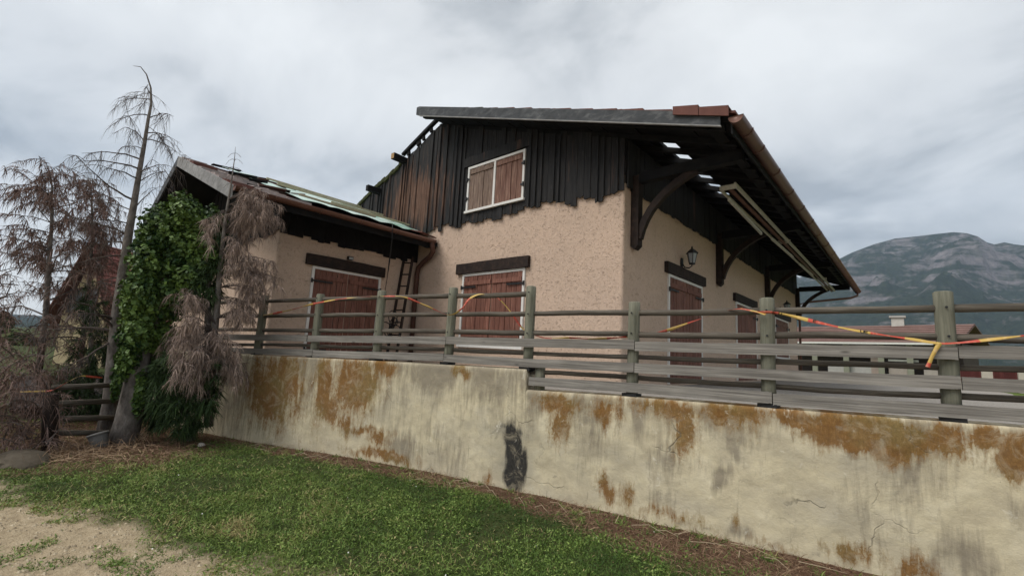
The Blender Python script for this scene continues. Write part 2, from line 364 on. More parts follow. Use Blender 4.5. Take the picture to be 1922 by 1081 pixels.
AZ, RR = np.meshgrid(azs, rs, indexing='ij'); q = np.clip((RR-900)/2300, 0, 1); HH = Hh[:, None]*np.ones_like(RR)
xx = RR*np.sin(AZ); yy = RR*np.cos(AZ)
rid = 1-np.abs(2*fbm(xx/420, yy/420, 6, 40)-1); rid2 = 1-np.abs(2*fbm(xx/130, yy/130, 5, 60)-1)
rise = .50*q+.50*sstep(.15, 1.0, q)
env = np.sin(np.pi*np.clip(q, 0, 1))**.8
band = .035*np.sin(rise*26+4*fbm(xx/500, yy/500, 3, 5))*env
Z = HH*(rise+band+env*(.26*(rid-.62)+.10*(rid2-.6))); Z += 3*(rid2-.75)*(q > .9)
Z = np.minimum(Z, HH*RR/3200*.997); Z = np.where(RR > 3200, HH*(1-(RR-3200)/1300*.7), Z)-3
Z[:, 0] = -30
na, nr = Z.shape; idx = np.arange(na*nr).reshape(na, nr)
quads = np.stack([idx[:-1,:-1], idx[:-1,1:], idx[1:,1:], idx[1:,:-1]], -1).reshape(-1, 4)
t = MT('mountain_slope', .95, .05); nrm = t.n('ShaderNodeSeparateXYZ'); t.ln(t.geo.outputs['Normal'], nrm.inputs[0])
k1 = t.noise(.006, 8, .62); k2 = t.noise(1.0, 6, .65, t.mapv((.005, .005, .022)), .6); fo = t.noise(.06, 6, .75)
hz = t.n('ShaderNodeSeparateXYZ'); t.ln(t.pos, hz.inputs[0])
s_ = t.math('MULTIPLY_ADD', k2, .75, t.math('MULTIPLY', k1, .45)); s_ = t.math('MULTIPLY_ADD', nrm.outputs[2], -.26, s_)
s_ = t.math('MULTIPLY_ADD', hz.outputs[2], .00011, s_)
rock = t.ramp(fo, (.3, (.12,.108,.112)), (.7, (.30,.265,.265)))
wd = t.ramp(fo, (.3, (.014,.021,.014)), (.7, (.046,.058,.034)))
t.col(t.mix(t.ramp(s_, (.435, 0.0), (.55, .95)), wd, rock)); t.bump(fo, .9, 14.0); MATS['mountain'] = t.m
structure(tri_mesh('mountain', np.stack([xx+CAM[0], yy+CAM[1], Z], -1).reshape(-1, 3), quads, MATS['mountain'], smooth=True))

# ================================================================== RETAINING WALL
wall_label = 'cream rendered retaining wall with rust coloured stains below the wooden fence'
wall = empty('retaining_wall', (*P2[5], GZ), wall_label, 'wall')
def wtop(u):
    pts = [(0,-.33), (1,-.315), (2,-.29), (3,-.265), (4,-.245), (5,-.23), (6,-.212)] if u < STEP+.03 else [(6,-.462), (7,-.43), (8,-.405), (9,-.385), (10,-.36), (12,-.33)]
    return float(np.interp(u, [a for a, b in pts], [b for a, b in pts]))
def px_blob(lst):
    o = []
    for (x0, y0, x1, y1, s) in lst:
        r = on_fence((x0+x1)/2, (y0+y1)/2, WOFF); a = on_fence(x0, (y0+y1)/2, WOFF); b = on_fence(x1, (y0+y1)/2, WOFF)
        if r is None: continue
        ua = a[0] if a else r[0]-.2; ub = b[0] if b else r[0]+.2
        zt = on_fence((x0+x1)/2, y0, WOFF)[1][2]; zb = on_fence((x0+x1)/2, y1, WOFF)[1][2]
        o.append((r[0], r[1][2], max(.5*(ub-ua), .03), max(.5*(zt-zb), .03), s))
    return o
RUST = px_blob([(465,668,560,790,1.0),(478,740,545,800,.75),(590,668,625,790,.9),(630,672,700,770,1.05),(600,745,635,790,1.0),(640,770,660,820,.8),(625,800,730,815,.7),(690,812,728,842,.9),(655,845,760,862,.9),(700,674,740,705,.85),(855,684,880,708,1.0),
 (1012,738,1085,775,.95),(1030,760,1075,830,.75),(1110,745,1165,790,.75),(1125,890,1155,945,.85),(1165,905,1190,955,.75),(1215,750,1305,790,.95),(1180,747,1230,775,.7),(1270,760,1305,850,.9),(1310,756,1430,800,1.05),(1380,770,1425,830,.6),(1450,768,1530,800,1.1),(1500,800,1620,830,1.0),(1535,783,1725,842,1.5),(1600,800,1720,855,1.1),(1735,795,1810,850,1.0),(1830,803,1930,840,1.1),(1880,830,1935,895,1.15),(1375,970,1398,1000,.6),(1578,1005,1622,1050,.75),(1660,1040,1760,1090,.7),(1540,1015,1570,1040,.6),(900,890,925,915,.6),(1200,960,1330,985,.6),(1400,1010,1500,1030,.55)])
GREY = px_blob([(380,690,470,800,.9),(555,680,600,760,.8),(700,700,760,800,.5),(780,680,840,740,.9),(870,690,960,780,.7),(720,815,780,860,.9),(830,830,870,900,.6),(985,735,1010,800,.8),(1080,760,1130,860,.7),(1190,745,1215,830,.8),(1320,760,1345,800,.9),(1370,790,1390,865,1.2),(1345,875,1365,915,1.1),(1395,790,1420,850,.7),(1720,800,1750,870,.8),(1660,850,1760,960,.65),(1560,760,1620,790,.8),(1590,880,1640,1010,.6),(1760,1010,1850,1081,.9),(1880,930,1922,980,.7),(1360,985,1420,1010,.9),(1210,840,1280,890,.8),(1215,930,1260,960,.6),(790,790,840,830,.5)])
SOOT = px_blob([(950,808,972,885,1.25),(955,850,985,908,1.35),(968,808,980,860,1.0),(944,800,984,812,.7)])
HALO = px_blob([(905,795,1010,830,.8),(925,800,1005,920,.75),(930,890,1000,930,.6)])
def field(U, Zw, blobs, sd=0):
    f = np.zeros_like(U); S = np.interp(U, np.arange(len(CUM)), CUM)
    U = U+.16*(fbm(S*3.0, Zw*3.0, 5, 101+sd)-.5); Zw = Zw+.16*(fbm(S*7, Zw*1.4, 5, 131+sd)-.5)+.10*(fbm(S*22, Zw*2.5, 3, 151+sd)-.5)
    for (u, z, a, b, s) in blobs:
        d = (np.abs(U-u)/(a*1.1))**2.0+(np.abs(Zw-z)/(b*1.1))**2.0; f = np.maximum(f, s*np.exp(-.62*d))
    return f
us = np.concatenate([np.arange(0, STEP+.035, .0125), [STEP+.035]]); us2 = np.concatenate([[STEP+.0352], np.arange(STEP+.05, 12.001, .0125)])
t = MT('stained_render', .92, .15)
uvn = t.n('ShaderNodeUVMap'); uvn.uv_map = 'UVMap'; uv = uvn.outputs[0]
streak = t.noise(1.0, 7, .65, t.mapv((11, 1.7, 1), vec=uv), .5); patch = t.noise(2.4, 7, .62, uv, .3); fine = t.noise(38, 5, .7, uv)
base = t.ramp(patch, (.28, (.47,.405,.285)), (.50, (.62,.54,.37)), (.72, (.70,.625,.455)))
base = t.mix(t.ramp(t.noise(1.0, 5, .6, t.mapv((1.3, 2.2, 1), (4, 2, 0), vec=uv)), (.46, 0.0), (.68, .7)), base, (.42,.375,.29))
g_ = t.math('MULTIPLY_ADD', streak, 1.25, t.math('MULTIPLY_ADD', t.attr('grey'), .62, -.17)); g_ = t.math('MULTIPLY_ADD', t.attr('topdirt'), .34, g_); g_ = t.math('MULTIPLY_ADD', t.noise(1.0, 6, .7, t.mapv((26, 3.2, 1), (7, 3, 0), vec=uv), .6), .7, t.math('ADD', g_, -.37))
base = t.mix(t.ramp(g_, (.58, 0.0), (1.0, .80)), base, (.235,.20,.15))
spk = t.noise(1.0, 6, .72, t.mapv((46, 20, 1), vec=uv), .4)
r_ = t.math('MULTIPLY_ADD', streak, 1.15, t.math('MULTIPLY_ADD', patch, .75, t.math('MULTIPLY_ADD', t.attr('rust'), 1.0, -.96))); r_ = t.math('MULTIPLY_ADD', spk, 1.0, t.math('ADD', r_, -.14))
rc = t.mix(t.ramp(t.noise(1.6, 4, .6, uv), (.46, 0.0), (.66, .9)), t.ramp(spk, (.3, (.135,.058,.014)), (.55, (.215,.100,.022)), (.75, (.31,.185,.075))), t.ramp(spk, (.3, (.13,.095,.03)), (.55, (.22,.15,.048)), (.75, (.34,.25,.12))))
base = t.mix(t.ramp(r_, (.60, 0.0), (.90, .52), (1.25, .92)), base, rc)
h_ = t.math('MULTIPLY_ADD', patch, .6, t.math('MULTIPLY_ADD', t.attr('halo'), .8, -.3)); base = t.mix(t.ramp(h_, (.25, 0.0), (.75, .75)), base, (.19,.18,.16))
so = t.math('MULTIPLY_ADD', streak, .9, t.math('MULTIPLY_ADD', t.attr('soot'), 1.15, -.52)); so = t.math('MULTIPLY_ADD', spk, .4, so); base = t.mix(t.ramp(so, (.42, 0.0), (.78, .96)), base, t.ramp(spk, (.35, (.012,.012,.013)), (.7, (.05,.047,.044))))
vo = t.n('ShaderNodeTexVoronoi', feature='DISTANCE_TO_EDGE'); vo.inputs['Scale'].default_value = 1.15
wv = t.n('ShaderNodeVectorMath', operation='MULTIPLY_ADD'); nv = t.n('ShaderNodeTexNoise'); nv.inputs['Scale'].default_value = 3.5; nv.inputs['Detail'].default_value = 6; t.ln(uv, nv.inputs['Vector'])
t.ln(nv.outputs['Color'], wv.inputs[0]); wv.inputs[1].default_value = (.35, .35, 0); t.ln(uv, wv.inputs[2]); t.ln(wv.outputs[0], vo.inputs['Vector'])
ck = t.math('MULTIPLY', t.ramp(vo.outputs['Distance'], (.0015, 1.0), (.006, 0.0)), t.ramp(t.noise(1.1, 3, .5, uv), (.57, 0.0), (.64, .7)))
base = t.mix(ck, base, (.17,.15,.115))
blot = t.ramp(t.noise(7, 5, .65, uv, 1.0), (.62, 0.0), (.72, .6)); base = t.mix(blot, base, (.25,.215,.165))
mott = t.ramp(t.noise(5, 7, .75, uv, .8), (.34, .55), (.50, 0.0)); base = t.mix(mott, base, (.45,.385,.27))
spots = t.ramp(t.noise(26, 4, .7, uv, .5), (.66, 0.0), (.72, .7)); base = t.mix(t.math('MULTIPLY', spots, t.ramp(t.noise(1.4, 3, .5, uv), (.42, 0.0), (.62, 1.0))), base, (.17,.15,.12))
pale = t.ramp(t.noise(1.0, 6, .7, t.mapv((9, 6, 1), (5, 9, 0), vec=uv), .7), (.63, 0.0), (.70, .65)); base = t.mix(pale, base, (.70,.65,.53))
t.col(base); hh = t.math('MULTIPLY_ADD', fine, .25, patch); hh = t.math('MULTIPLY_ADD', ck, -.6, hh); t.bump(hh, .55, .03); MATS['retwall'] = t.m
def wall_mesh(us, name, label):
    nz_ = 74; U = np.repeat(us[:, None], nz_, 1); tt = np.linspace(0, 1, nz_)[None, :]
    top = np.array([wtop(u) for u in us])[:, None]; bot = GZ-.35; Zw = bot+(top-bot)*tt
    XY = np.array([fpos(u, WOFF) for u in us]); NN = np.array([fpos(u, WOFF+1)-fpos(u, WOFF) for u in us])
    S = np.interp(U, np.arange(len(CUM)), CUM)
    d = .020*(fbm(S*2.2, Zw*2.2, 5, 21)-.5)+.010*(fbm(S*14, Zw*14, 3, 22)-.5)
    d = d*sstep(0, .04, top-Zw+.0) - .012*sstep(.03, 0, top-Zw)
    P = np.stack([XY[:, None, 0]+NN[:, None, 0]*d, XY[:, None, 1]+NN[:, None, 1]*d, Zw+0*U], -1).reshape(-1, 3)
    # coping and back edge
    n0, n1_ = U.shape; idx = np.arange(n0*n1_).reshape(n0, n1_)
    quads = np.stack([idx[:-1,:-1], idx[1:,:-1], idx[1:,1:], idx[:-1,1:]], -1).reshape(-1, 4)
    back = np.array([fpos(u, WOFF-.26) for u in us]); B1 = np.column_stack([back, top[:, 0]+.006]); B0 = np.column_stack([back, np.full(n0, bot)])
    o1 = len(P); o0 = o1+n0; P = np.vstack([P, B1, B0]); i1 = np.arange(n0)+o1; i0 = np.arange(n0)+o0
    q2 = np.stack([idx[:-1,-1], idx[1:,-1], i1[1:], i1[:-1]], -1); q3 = np.stack([i1[:-1], i1[1:], i0[1:], i0[:-1]], -1)
    quads = np.vstack([quads, q2, q3])
    S_ = np.concatenate([S.ravel(), S[:, 0], S[:, 0]]); Z_ = np.concatenate([(Zw+0*U).ravel(), top[:, 0]+.2, top[:, 0]+.4])
    o = tri_mesh(name, P, quads, MATS['retwall'], wall, smooth=True); me = o.data
    vi = np.empty(len(me.loops), np.int32); me.loops.foreach_get('vertex_index', vi)
    ul = me.uv_layers.new(name='UVMap'); ul.data.foreach_set('uv', np.column_stack([S_, Z_])[vi].astype(np.float32).ravel())
    ext = lambda A: np.concatenate([A.ravel(), A[:, -1], A[:, -1]])
    for nm, A in (('rust', field(U, Zw+0*U, RUST)), ('grey', field(U, Zw+0*U, GREY, 7)), ('soot', field(U, Zw+0*U, SOOT, 3)*1.0), ('halo', field(U, Zw+0*U, HALO, 5)), ('topdirt', sstep(.5, 0, top-Zw+0*U))):
        at_ = me.attributes.new(nm, 'FLOAT', 'POINT'); at_.data.foreach_set('value', ext(A).astype(np.float32))
    # end face
    e = MB(); u = us[-1] if us[0] < 1 else us[0]; a = fpos(u, WOFF); b = fpos(u, WOFF-.26)
    return o
wall_mesh(us, 'upper_wall', None); wall_mesh(us2, 'lower_wall', None)
# faces closing the step and the two ends of the wall
u = STEP+.035; a = fpos(u, WOFF-.004); b = fpos(u, WOFF-.258); tt_ = TAN[STEP]*.012
MB().prism([V(*(a-tt_), -.6), V(*(b-tt_), -.6), V(*(b-tt_), wtop(u)-.004), V(*(a-tt_), wtop(u)-.004)], (*(tt_*1.3), 0)).build('step_face', plain('step_render', (.40,.36,.27)), wall)
a = fpos(0, WOFF); b = fpos(0, WOFF-.26)
MB().prism([V(*a, GZ-.3), V(*b, GZ-.3), V(*b, wtop(0)), V(*a, wtop(0))], (.01, .004, 0)).build('end_face', plain('end_render', (.40,.37,.29)), wall)
# ================================================================== THE BURNT HOUSE
house = empty('house', (-5, 7, -.52), 'fire damaged chalet with blackened timber gable, beige render and closed brown shutters', 'house')
PITCH = .348; RIDGE_X = -5.40; EAVE_X = 2.0; OVF = -.72; LEN = 15.4
def roof_top(x): return 3.45+PITCH*(EAVE_X-x)
def left_edge(x): return 5.87+.412*(x+5.42)
def wing_roof(x): return 4.40-.372*abs(x+9.9)
def rounded(x0, x1, y0, y1, corner, r=.05, n=5):
    pts = []
    for cx, cy, a0 in ((x0, y0, math.pi), (x1, y0, -math.pi/2), (x1, y1, 0), (x0, y1, math.pi/2)):
        sx_ = 1 if cx == x0 else -1; sy_ = 1 if cy == y0 else -1
        if (cx, cy) == corner:
            for k in range(n+1):
                a = a0+k/n*math.pi/2; pts.append((cx+sx_*r+r*math.cos(a), cy+sy_*r+r*math.sin(a)))
        else: pts.append((cx, cy))
    return pts
MB().prism([V(x, y, -.7) for x, y in rounded(-10.6, 0, 0, LEN, (0, 0))], (0, 0, 3.95)).build('wall', MATS['plaster'], house)
MB().prism([V(x, y, -.7) for x, y in rounded(-13.8, -6.0, -3.5, -.002, (-6.0, -3.5))], (0, 0, 3.0)).build('wing_wall', MATS['plaster'], house)
# ---- gable cladding
gp = [V(0, -.004, 3.12), V(0, -.004, roof_top(0)-.16), V(RIDGE_X, -.004, 5.82), V(-9.5, -.004, left_edge(-9.5)-.08), V(-9.5, -.004, 3.12)]
clad = MB().prism(gp, (0, -.018, 0)).build('gable_cladding', MATS['char'], house)
def plank(poly, off, parent, mat='char', name='plank'):
    return MB().prism(poly, off).build(name, MATS[mat], parent)
WX0, WX1, WZ0, WZ1 = -4.15, -2.31, 3.20, 4.36
def foot(a, b, z, r, flat=False):
    if flat: return [(a, z+r.uniform(-.008, .008)), (b, z+r.uniform(-.008, .008))]
    return _foot(a, b, z, r)
def _foot(a, b, z, r):
    """ragged, half burnt lower end of an upright board between a and b"""
    k = r.random(); m = (a+b)/2
    if k < .5: return [(a, z+r.uniform(0, .015)), (a+(b-a)*.2, z-r.uniform(0, .02)), (a+(b-a)*.75, z-r.uniform(0, .025)), (b, z+r.uniform(-.01, .015))]
    if k < .62: return [(a, z+.015), (m, z-.02), (b, z+.02)]
    return [(a, z), (b, z+r.uniform(-.02, .02))]
rr = random.Random(3); x = 0.012
while x > -9.4:
    w = rr.uniform(.125, .175); a, b = x-w+.007, x; m = (a+b)/2
    d = rr.choice((0, 0, .010, .018)); y0 = -.024-d; th = -.020
    if m > RIDGE_X: ta, tb = roof_top(a)-.15, roof_top(b)-.15
    else: j = rr.uniform(-.06, .02) if m < -7 else 0; ta, tb = left_edge(a)+j-.01, left_edge(b)+j-.01
    zb = 3.0+rr.uniform(-.07, .035)+.05*math.sin(m*2.3)
    if rr.random() < .10: zb -= rr.uniform(.04, .09)
    if m < -5.3: zb = max(zb, wing_roof(m)-.10)
    segs = [(zb, None)]
    if WX0 < m < WX1: segs = [(zb, WZ0-.012), (WZ1+.26 if -4.3 < m else WZ1, None)]
    for (z0, z1) in segs:
        f = foot(a, b, z0, rr) if z0 < 3.6 else [(a, z0), (b, z0)]
        top = [(b, tb), (a, ta)] if z1 is None else [(b, z1), (a, z1)]
        if top[0][1] - z0 < .03: continue
        plank([V(px_, y0, pz) for px_, pz in f+top], (0, th, 0), clad)
    if rr.random() < .42 and not (WX0-.1 < a < WX1+.1):
        bw = .022; zb2 = zb-rr.uniform(-.02, .05)
        plank([V(a-bw, y0-.022-.02, zb2), V(a+bw, y0-.042, zb2+.01), V(a+bw, y0-.042, min(ta, tb)-.02), V(a-bw, y0-.042, min(ta, tb)-.02)], (0, -.016, 0), clad, name='cover_strip')
    x -= w
# charred boards over the upper window
MB().beam((WX0-.12, -.062, WZ1+.135), (WX1+.14, -.062, WZ1+.135), .05, .22, seg=9, jit=.012).build('window_head_board', MATS['char'], house)
# ---- cladding under the right eave
sc = MB().box(.004, .02, .004, LEN, 3.10, 3.92).build('eave_cladding', MATS['char'], house)
y = .03
while y < LEN-.05:
    w = rr.uniform(.13, .175); z0 = 3.0+rr.uniform(-.022, .018); d = rr.choice((0, .008, .014)); f = foot(y, y+w-.008, z0, rr, True)
    plank([V(.022+d, py_, pz) for py_, pz in f]+[V(.022+d, y+w-.008, 3.93), V(.022+d, y, 3.93)], (.02, 0, 0), sc); y += w
# ---- cladding of the wing
wc = MB().box(-6.0+.004, -5.98, -3.5, -.03, 2.26, 2.80).build('wing_eave_cladding', MATS['soot'], house); y = -3.5
while y < -.10:
    w = rr.uniform(.13, .2); z0 = 2.19+rr.uniform(-.055, .05); f = foot(y, y+w-.008, z0, rr, True)
    plank([V(-5.978+rr.choice((0, .01)), py_, pz) for py_, pz in f]+[V(-5.978, y+w-.008, 2.80), V(-5.978, y, 2.80)], (.02, 0, 0), wc, 'soot'); y += w
wg = MB().prism([V(-13.8, -3.504, 2.26), V(-6.0, -3.504, 2.26), V(-6.0, -3.504, wing_roof(-6)-.16), V(-9.9, -3.504, 4.22), V(-13.8, -3.504, wing_roof(-13.8)-.16)], (0, -.018, 0)).build('wing_gable_cladding', MATS['soot'], house)
x = -5.975
while x > -13.7:
    w = rr.uniform(.15, .2); a, b = x-w+.008, x; f = foot(a, b, 2.2+rr.uniform(-.05, .05), rr); d = rr.choice((0, .012))
    plank([V(px_, -3.524-d, pz) for px_, pz in f]+[V(b, -3.524-d, wing_roof(b)-.17), V(a, -3.524-d, wing_roof(a)-.17)], (0, -.02, 0), wg, 'soot'); x -= w
# ---- main roof
YB = LEN+.8
roof = MB()
def slab(mb, xa, xb, y0, y1, top, th, f=roof_top):
    mb.prism([V(xa, y0, f(xa)+top-th), V(xb, y0, f(xb)+top-th), V(xb, y0, f(xb)+top), V(xa, y0, f(xa)+top)], (0, y1-y0, 0))
SL0, SL1 = .46, .76
slab(roof, RIDGE_X, SL0, OVF+.03, YB, -.03, .06); slab(roof, SL1, EAVE_X+.02, OVF+.03, YB, -.03, .06)
prev = OVF+.03
for a, b in ((.42,3.86),(10.3,10.7),(YB, YB)):
    slab(roof, SL0-.02, SL1+.02, prev, a, -.032, .056); prev = b
roof = roof.build('roof', MATS['soot'], house)
for k in range(22):                                   # deck seen from below: boards running along the eave
    xa = EAVE_X-.01-k*.335
    if xa-.32 < SL1 and xa > SL0: continue
    mb = MB(); slab(mb, xa-.315, xa, OVF+.05, YB-.02, -.092, .02+.006*(k % 3)); mb.build('deck_board', MATS['soot'], roof)
for k in range(29):                                   # rafters
    y = -.62+k*.575; mb = MB(); mb.prism([V(RIDGE_X, y, roof_top(RIDGE_X)-.22), V(EAVE_X-.12, y, roof_top(EAVE_X-.12)-.22), V(EAVE_X-.12, y, roof_top(EAVE_X-.12)-.125), V(RIDGE_X, y, roof_top(RIDGE_X)-.125)], (0, .09, 0))
    mb.build('rafter', MATS['soot'], roof)
mb = MB()                                             # tile courses on the weather side
for k in range(21):
    xa = EAVE_X+.05-k*.35; xb = xa-.37
    if xb < SL1 and xa > SL0: continue
    mb.prism([V(xa, OVF+.02, roof_top(xa)+.012), V(xb, OVF+.02, roof_top(xb)-.02), V(xb, OVF+.02, roof_top(xb)+.006), V(xa, OVF+.02, roof_top(xa)+.05)], (0, YB-OVF-.02, 0))
stuff(mb.build('tile_courses', MATS['tile'], roof))
for k in range(13):                                   # ends of the verge tiles peeping over the fascia
    xa = 1.16-k*.47; mb = MB()
    mb.prism([V(xa, OVF-.015, roof_top(xa)-.012), V(xa-.45, OVF-.015, roof_top(xa-.45)-.012), V(xa-.45, OVF-.015, roof_top(xa-.45)+.022), V(xa, OVF-.015, roof_top(xa)+.042+rr.uniform(-.01, .012))], (0, .3, 0))
    mb.build('verge_tile', MATS['moss'] if k > 8 else MATS['tile'], roof)
for xa, xb, dz in ((1.20, 1.575, .055), (1.585, 1.985, .05)):   # two whole verge tiles at the eave
    mb = MB(); y0 = OVF-.075
    mb.prism([V(xa, y0, roof_top(xa)-.075), V(xb, y0, roof_top(xb)-.075), V(xb, y0, roof_top(xb)+dz+.03), V(xa, y0, roof_top(xa)+dz)], (0, .025, 0))
    mb.prism([V(xa, y0+.027, roof_top(xa)+dz-.022), V(xb, y0+.027, roof_top(xb)+dz+.008), V(xb, y0+.027, roof_top(xb)+dz+.03), V(xa, y0+.027, roof_top(xa)+dz)], (0, .30, 0))
    mb.tube([V(xb-.03, y0+.01, roof_top(xb)+dz+.02), V(xb+.0, y0+.01, roof_top(xb)+dz+.02)], .016, 8)
    mb.build('verge_tile', MATS['tile'], roof).__setitem__('label', 'whole red verge tile at the eave corner')
# fascia along the verge
fx0, fx1 = RIDGE_X-.02, 1.86
MB().prism([V(fx0-.10, OVF, roof_top(fx0)+.035), V(fx0-.10, OVF, roof_top(fx0)-.16), V(fx0+.05, OVF, roof_top(fx0)-.235), V(fx1, OVF, roof_top(fx1)-.215), V(fx1, OVF, roof_top(fx1)+.0), V(fx0, OVF, roof_top(fx0)+.035)], (0, -.03, 0)).build('verge_fascia', MATS['fascia'], house)
MB().prism([V(fx0+.05, OVF-.033, roof_top(fx0)-.245), V(fx1+.01, OVF-.033, roof_top(fx1)-.225), V(fx1+.01, OVF-.033, roof_top(fx1)-.205), V(fx0+.05, OVF-.033, roof_top(fx0)-.222)], (0, .04, 0)).build('drip_edge', MATS['palefascia'], house)
# purlins carrying the overhang, and the burnt stubs of the left slope
for x, z in ((RIDGE_X+.08, 5.56), (-2.4, 4.60)): MB().beam((x, .03, z), (x, 3, z), .16, .2).build('purlin', MATS['soot'], house)
for x, z, w in ((-6.84, 5.20, .15), (-8.05, 4.53, .13)):
    p = MB().beam((x, -.50, z), (x, 2.0, z), w, .16, seg=5, jit=.01).build('purlin_stub', MATS['soot'], house)
    if w > .14: MB().beam((x, -.505, z), (x, -.5005, z), w*.92, .15).build('lit_cut_end', MATS['cut_lit_wood'], p)  # tan cut wood, with the light on this end put into its colour
mb = MB()
mb.prism([V(RIDGE_X, .3, 5.80), V(-10.9, .3, left_edge(-10.9)-.05), V(-10.9, .3, left_edge(-10.9)-.15), V(RIDGE_X, .3, 5.70)], (0, YB-.3, 0))
mb.build('left_roof_slope', MATS['soot'], house)
MB().beam((-5.35, -.10, left_edge(-5.35)+.17), (-6.95, -.10, left_edge(-6.95)+.165), .10, .075, seg=5, jit=.006).build('rafter', MATS['soot'], house)
for xa, xb, dz in ((-5.7, -5.78, .06), (-6.02, -6.10, .06), (-6.2, -6.34, .07), (-6.66, -6.76, .06)): MB().beam((xa, -.08, left_edge(xa)+.08), (xb, -.08, left_edge(xb)+.09), .06, .19).build('burnt_batten', MATS['soot'], house)
x = -6.95; k = 0
while x > -9.5:                                       # mossy left-over tiles lying on the edge
    w = rr.uniform(.16, .34); dz = rr.uniform(-.05, .06); mb = MB()
    mb.prism([V(x, -.10, left_edge(x)-.05+dz), V(x-w, -.10, left_edge(x-w)-.07+dz), V(x-w, -.10, left_edge(x-w)+.03+dz), V(x-w*.5, -.10, left_edge(x-w*.5)+.055+dz), V(x, -.10, left_edge(x)+.045+dz)], (0, rr.uniform(.4, .7), 0))
    mb.build('leftover_tile', MATS['moss'], house); x -= w*.9; k += 1
# ---- gutters
def half_pipe(p0, p1, r, n=10, side=(1,0,0)):
    mb = MB(); p0 = V(*p0); p1 = V(*p1); a = unit(side); up = V(0,0,1); ring = []
    for rad in (r, r-.008):
        pr = [a*math.cos(math.pi+math.pi*k/n)*rad+up*math.sin(math.pi+math.pi*k/n)*rad for k in range(n+1)]
        ring.append(pr if rad == r else pr[::-1])
    pr = ring[0]+ring[1]; m = len(pr); vs = [p0+q for q in pr]+[p1+q for q in pr]
    fs = [(i, i+m, (i+1) % m+m, (i+1) % m) for i in range(m)]
    fs += [tuple(range(n, -1, -1)), tuple(range(m, m+n+1))]
    return mb.add(vs, fs)
GX, GZ0, GZ1 = 2.085, 3.335, 3.20
gut = half_pipe((GX, OVF-.10, GZ0), (GX, YB, GZ1), .098).build('gutter', MATS['copper'], house, True)
MB().prism([V(EAVE_X-.012, OVF+.02, roof_top(EAVE_X)-.30), V(EAVE_X-.012, YB, roof_top(EAVE_X)-.34), V(EAVE_X-.012, YB, roof_top(EAVE_X)-.12), V(EAVE_X-.012, OVF+.02, roof_top(EAVE_X)-.10)], (.025, 0, 0)).build('eave_board', MATS['soot'], house)
for y in (-.35, .30, 1.36, 2.5, 3.6, 4.7, 5.85, 7.05, 8.25, 9.5, 11.0, 12.7, 14.5):
    z = GZ0+(GZ1-GZ0)*(y-OVF)/(YB-OVF); half_pipe((GX, y, z), (GX, y+.035, z), .106).build('gutter_strap', MATS['copper'], gut, True)
MB().tube([V(GX-.02, YB-.12, GZ1-.08), V(GX-.03, YB-.12, GZ1-.2), V(GX-.25, YB-.2, GZ1-.3), V(.5, LEN+.05, 2.72), V(.12, LEN-.05, 2.62), V(.1, LEN-.05, -.5)], .045, 8).build('downpipe', MATS['copper'], house, True)
# ---- brackets under the right eave
for y in (.33, 5.02, 10.05, LEN-.1):
    p = MB().prism([V(.006, y-.085, 1.99), V(.075, y-.085, 1.92), V(.15, y-.085, 1.99), V(.15, y-.085, 3.3), V(.006, y-.085, 3.3)], (0, .17, 0)).build('bracket_post', MATS['darkwood'], house)
    MB().beam((.152, y, 3.25), (1.88, y, 3.25), .15, .19).build('bracket_beam', MATS['soot'], p)
    mb = MB(); n = 8; A, B, Cc = V(.13, y, 2.12), V(.30, y, 2.86), V(1.16, y, 3.18)
    pts = [(1-q)**2*A+2*q*(1-q)*B+q*q*Cc for q in np.linspace(0, 1, n+1)]
    up_, dn_ = [], []
    for i_ in range(n+1):
        tg = unit(pts[min(i_+1, n)]-pts[max(i_-1, 0)]); nn_ = V(-tg[2], 0, tg[0]); up_.append(pts[i_]+nn_*.06); dn_.append(pts[i_]-nn_*.06)
    for i_ in range(n): mb.add([p_+V(0, sg_*.055, 0) for sg_ in (-1, 1) for p_ in (up_[i_], up_[i_+1], dn_[i_+1], dn_[i_])], [(0,1,2,3), (7,6,5,4), (0,4,5,1), (3,2,6,7)]+([(0,3,7,4)] if i_ == 0 else [])+([(1,5,6,2)] if i_ == n-1 else []))
    mb.build('curved_brace', MATS['darkwood'], p)
for x, z in ((1.72, 3.43),): MB().beam((x, OVF+.1, z), (x, YB-.1, z), .16, .17).build('eave_purlin', MATS['soot'], house)
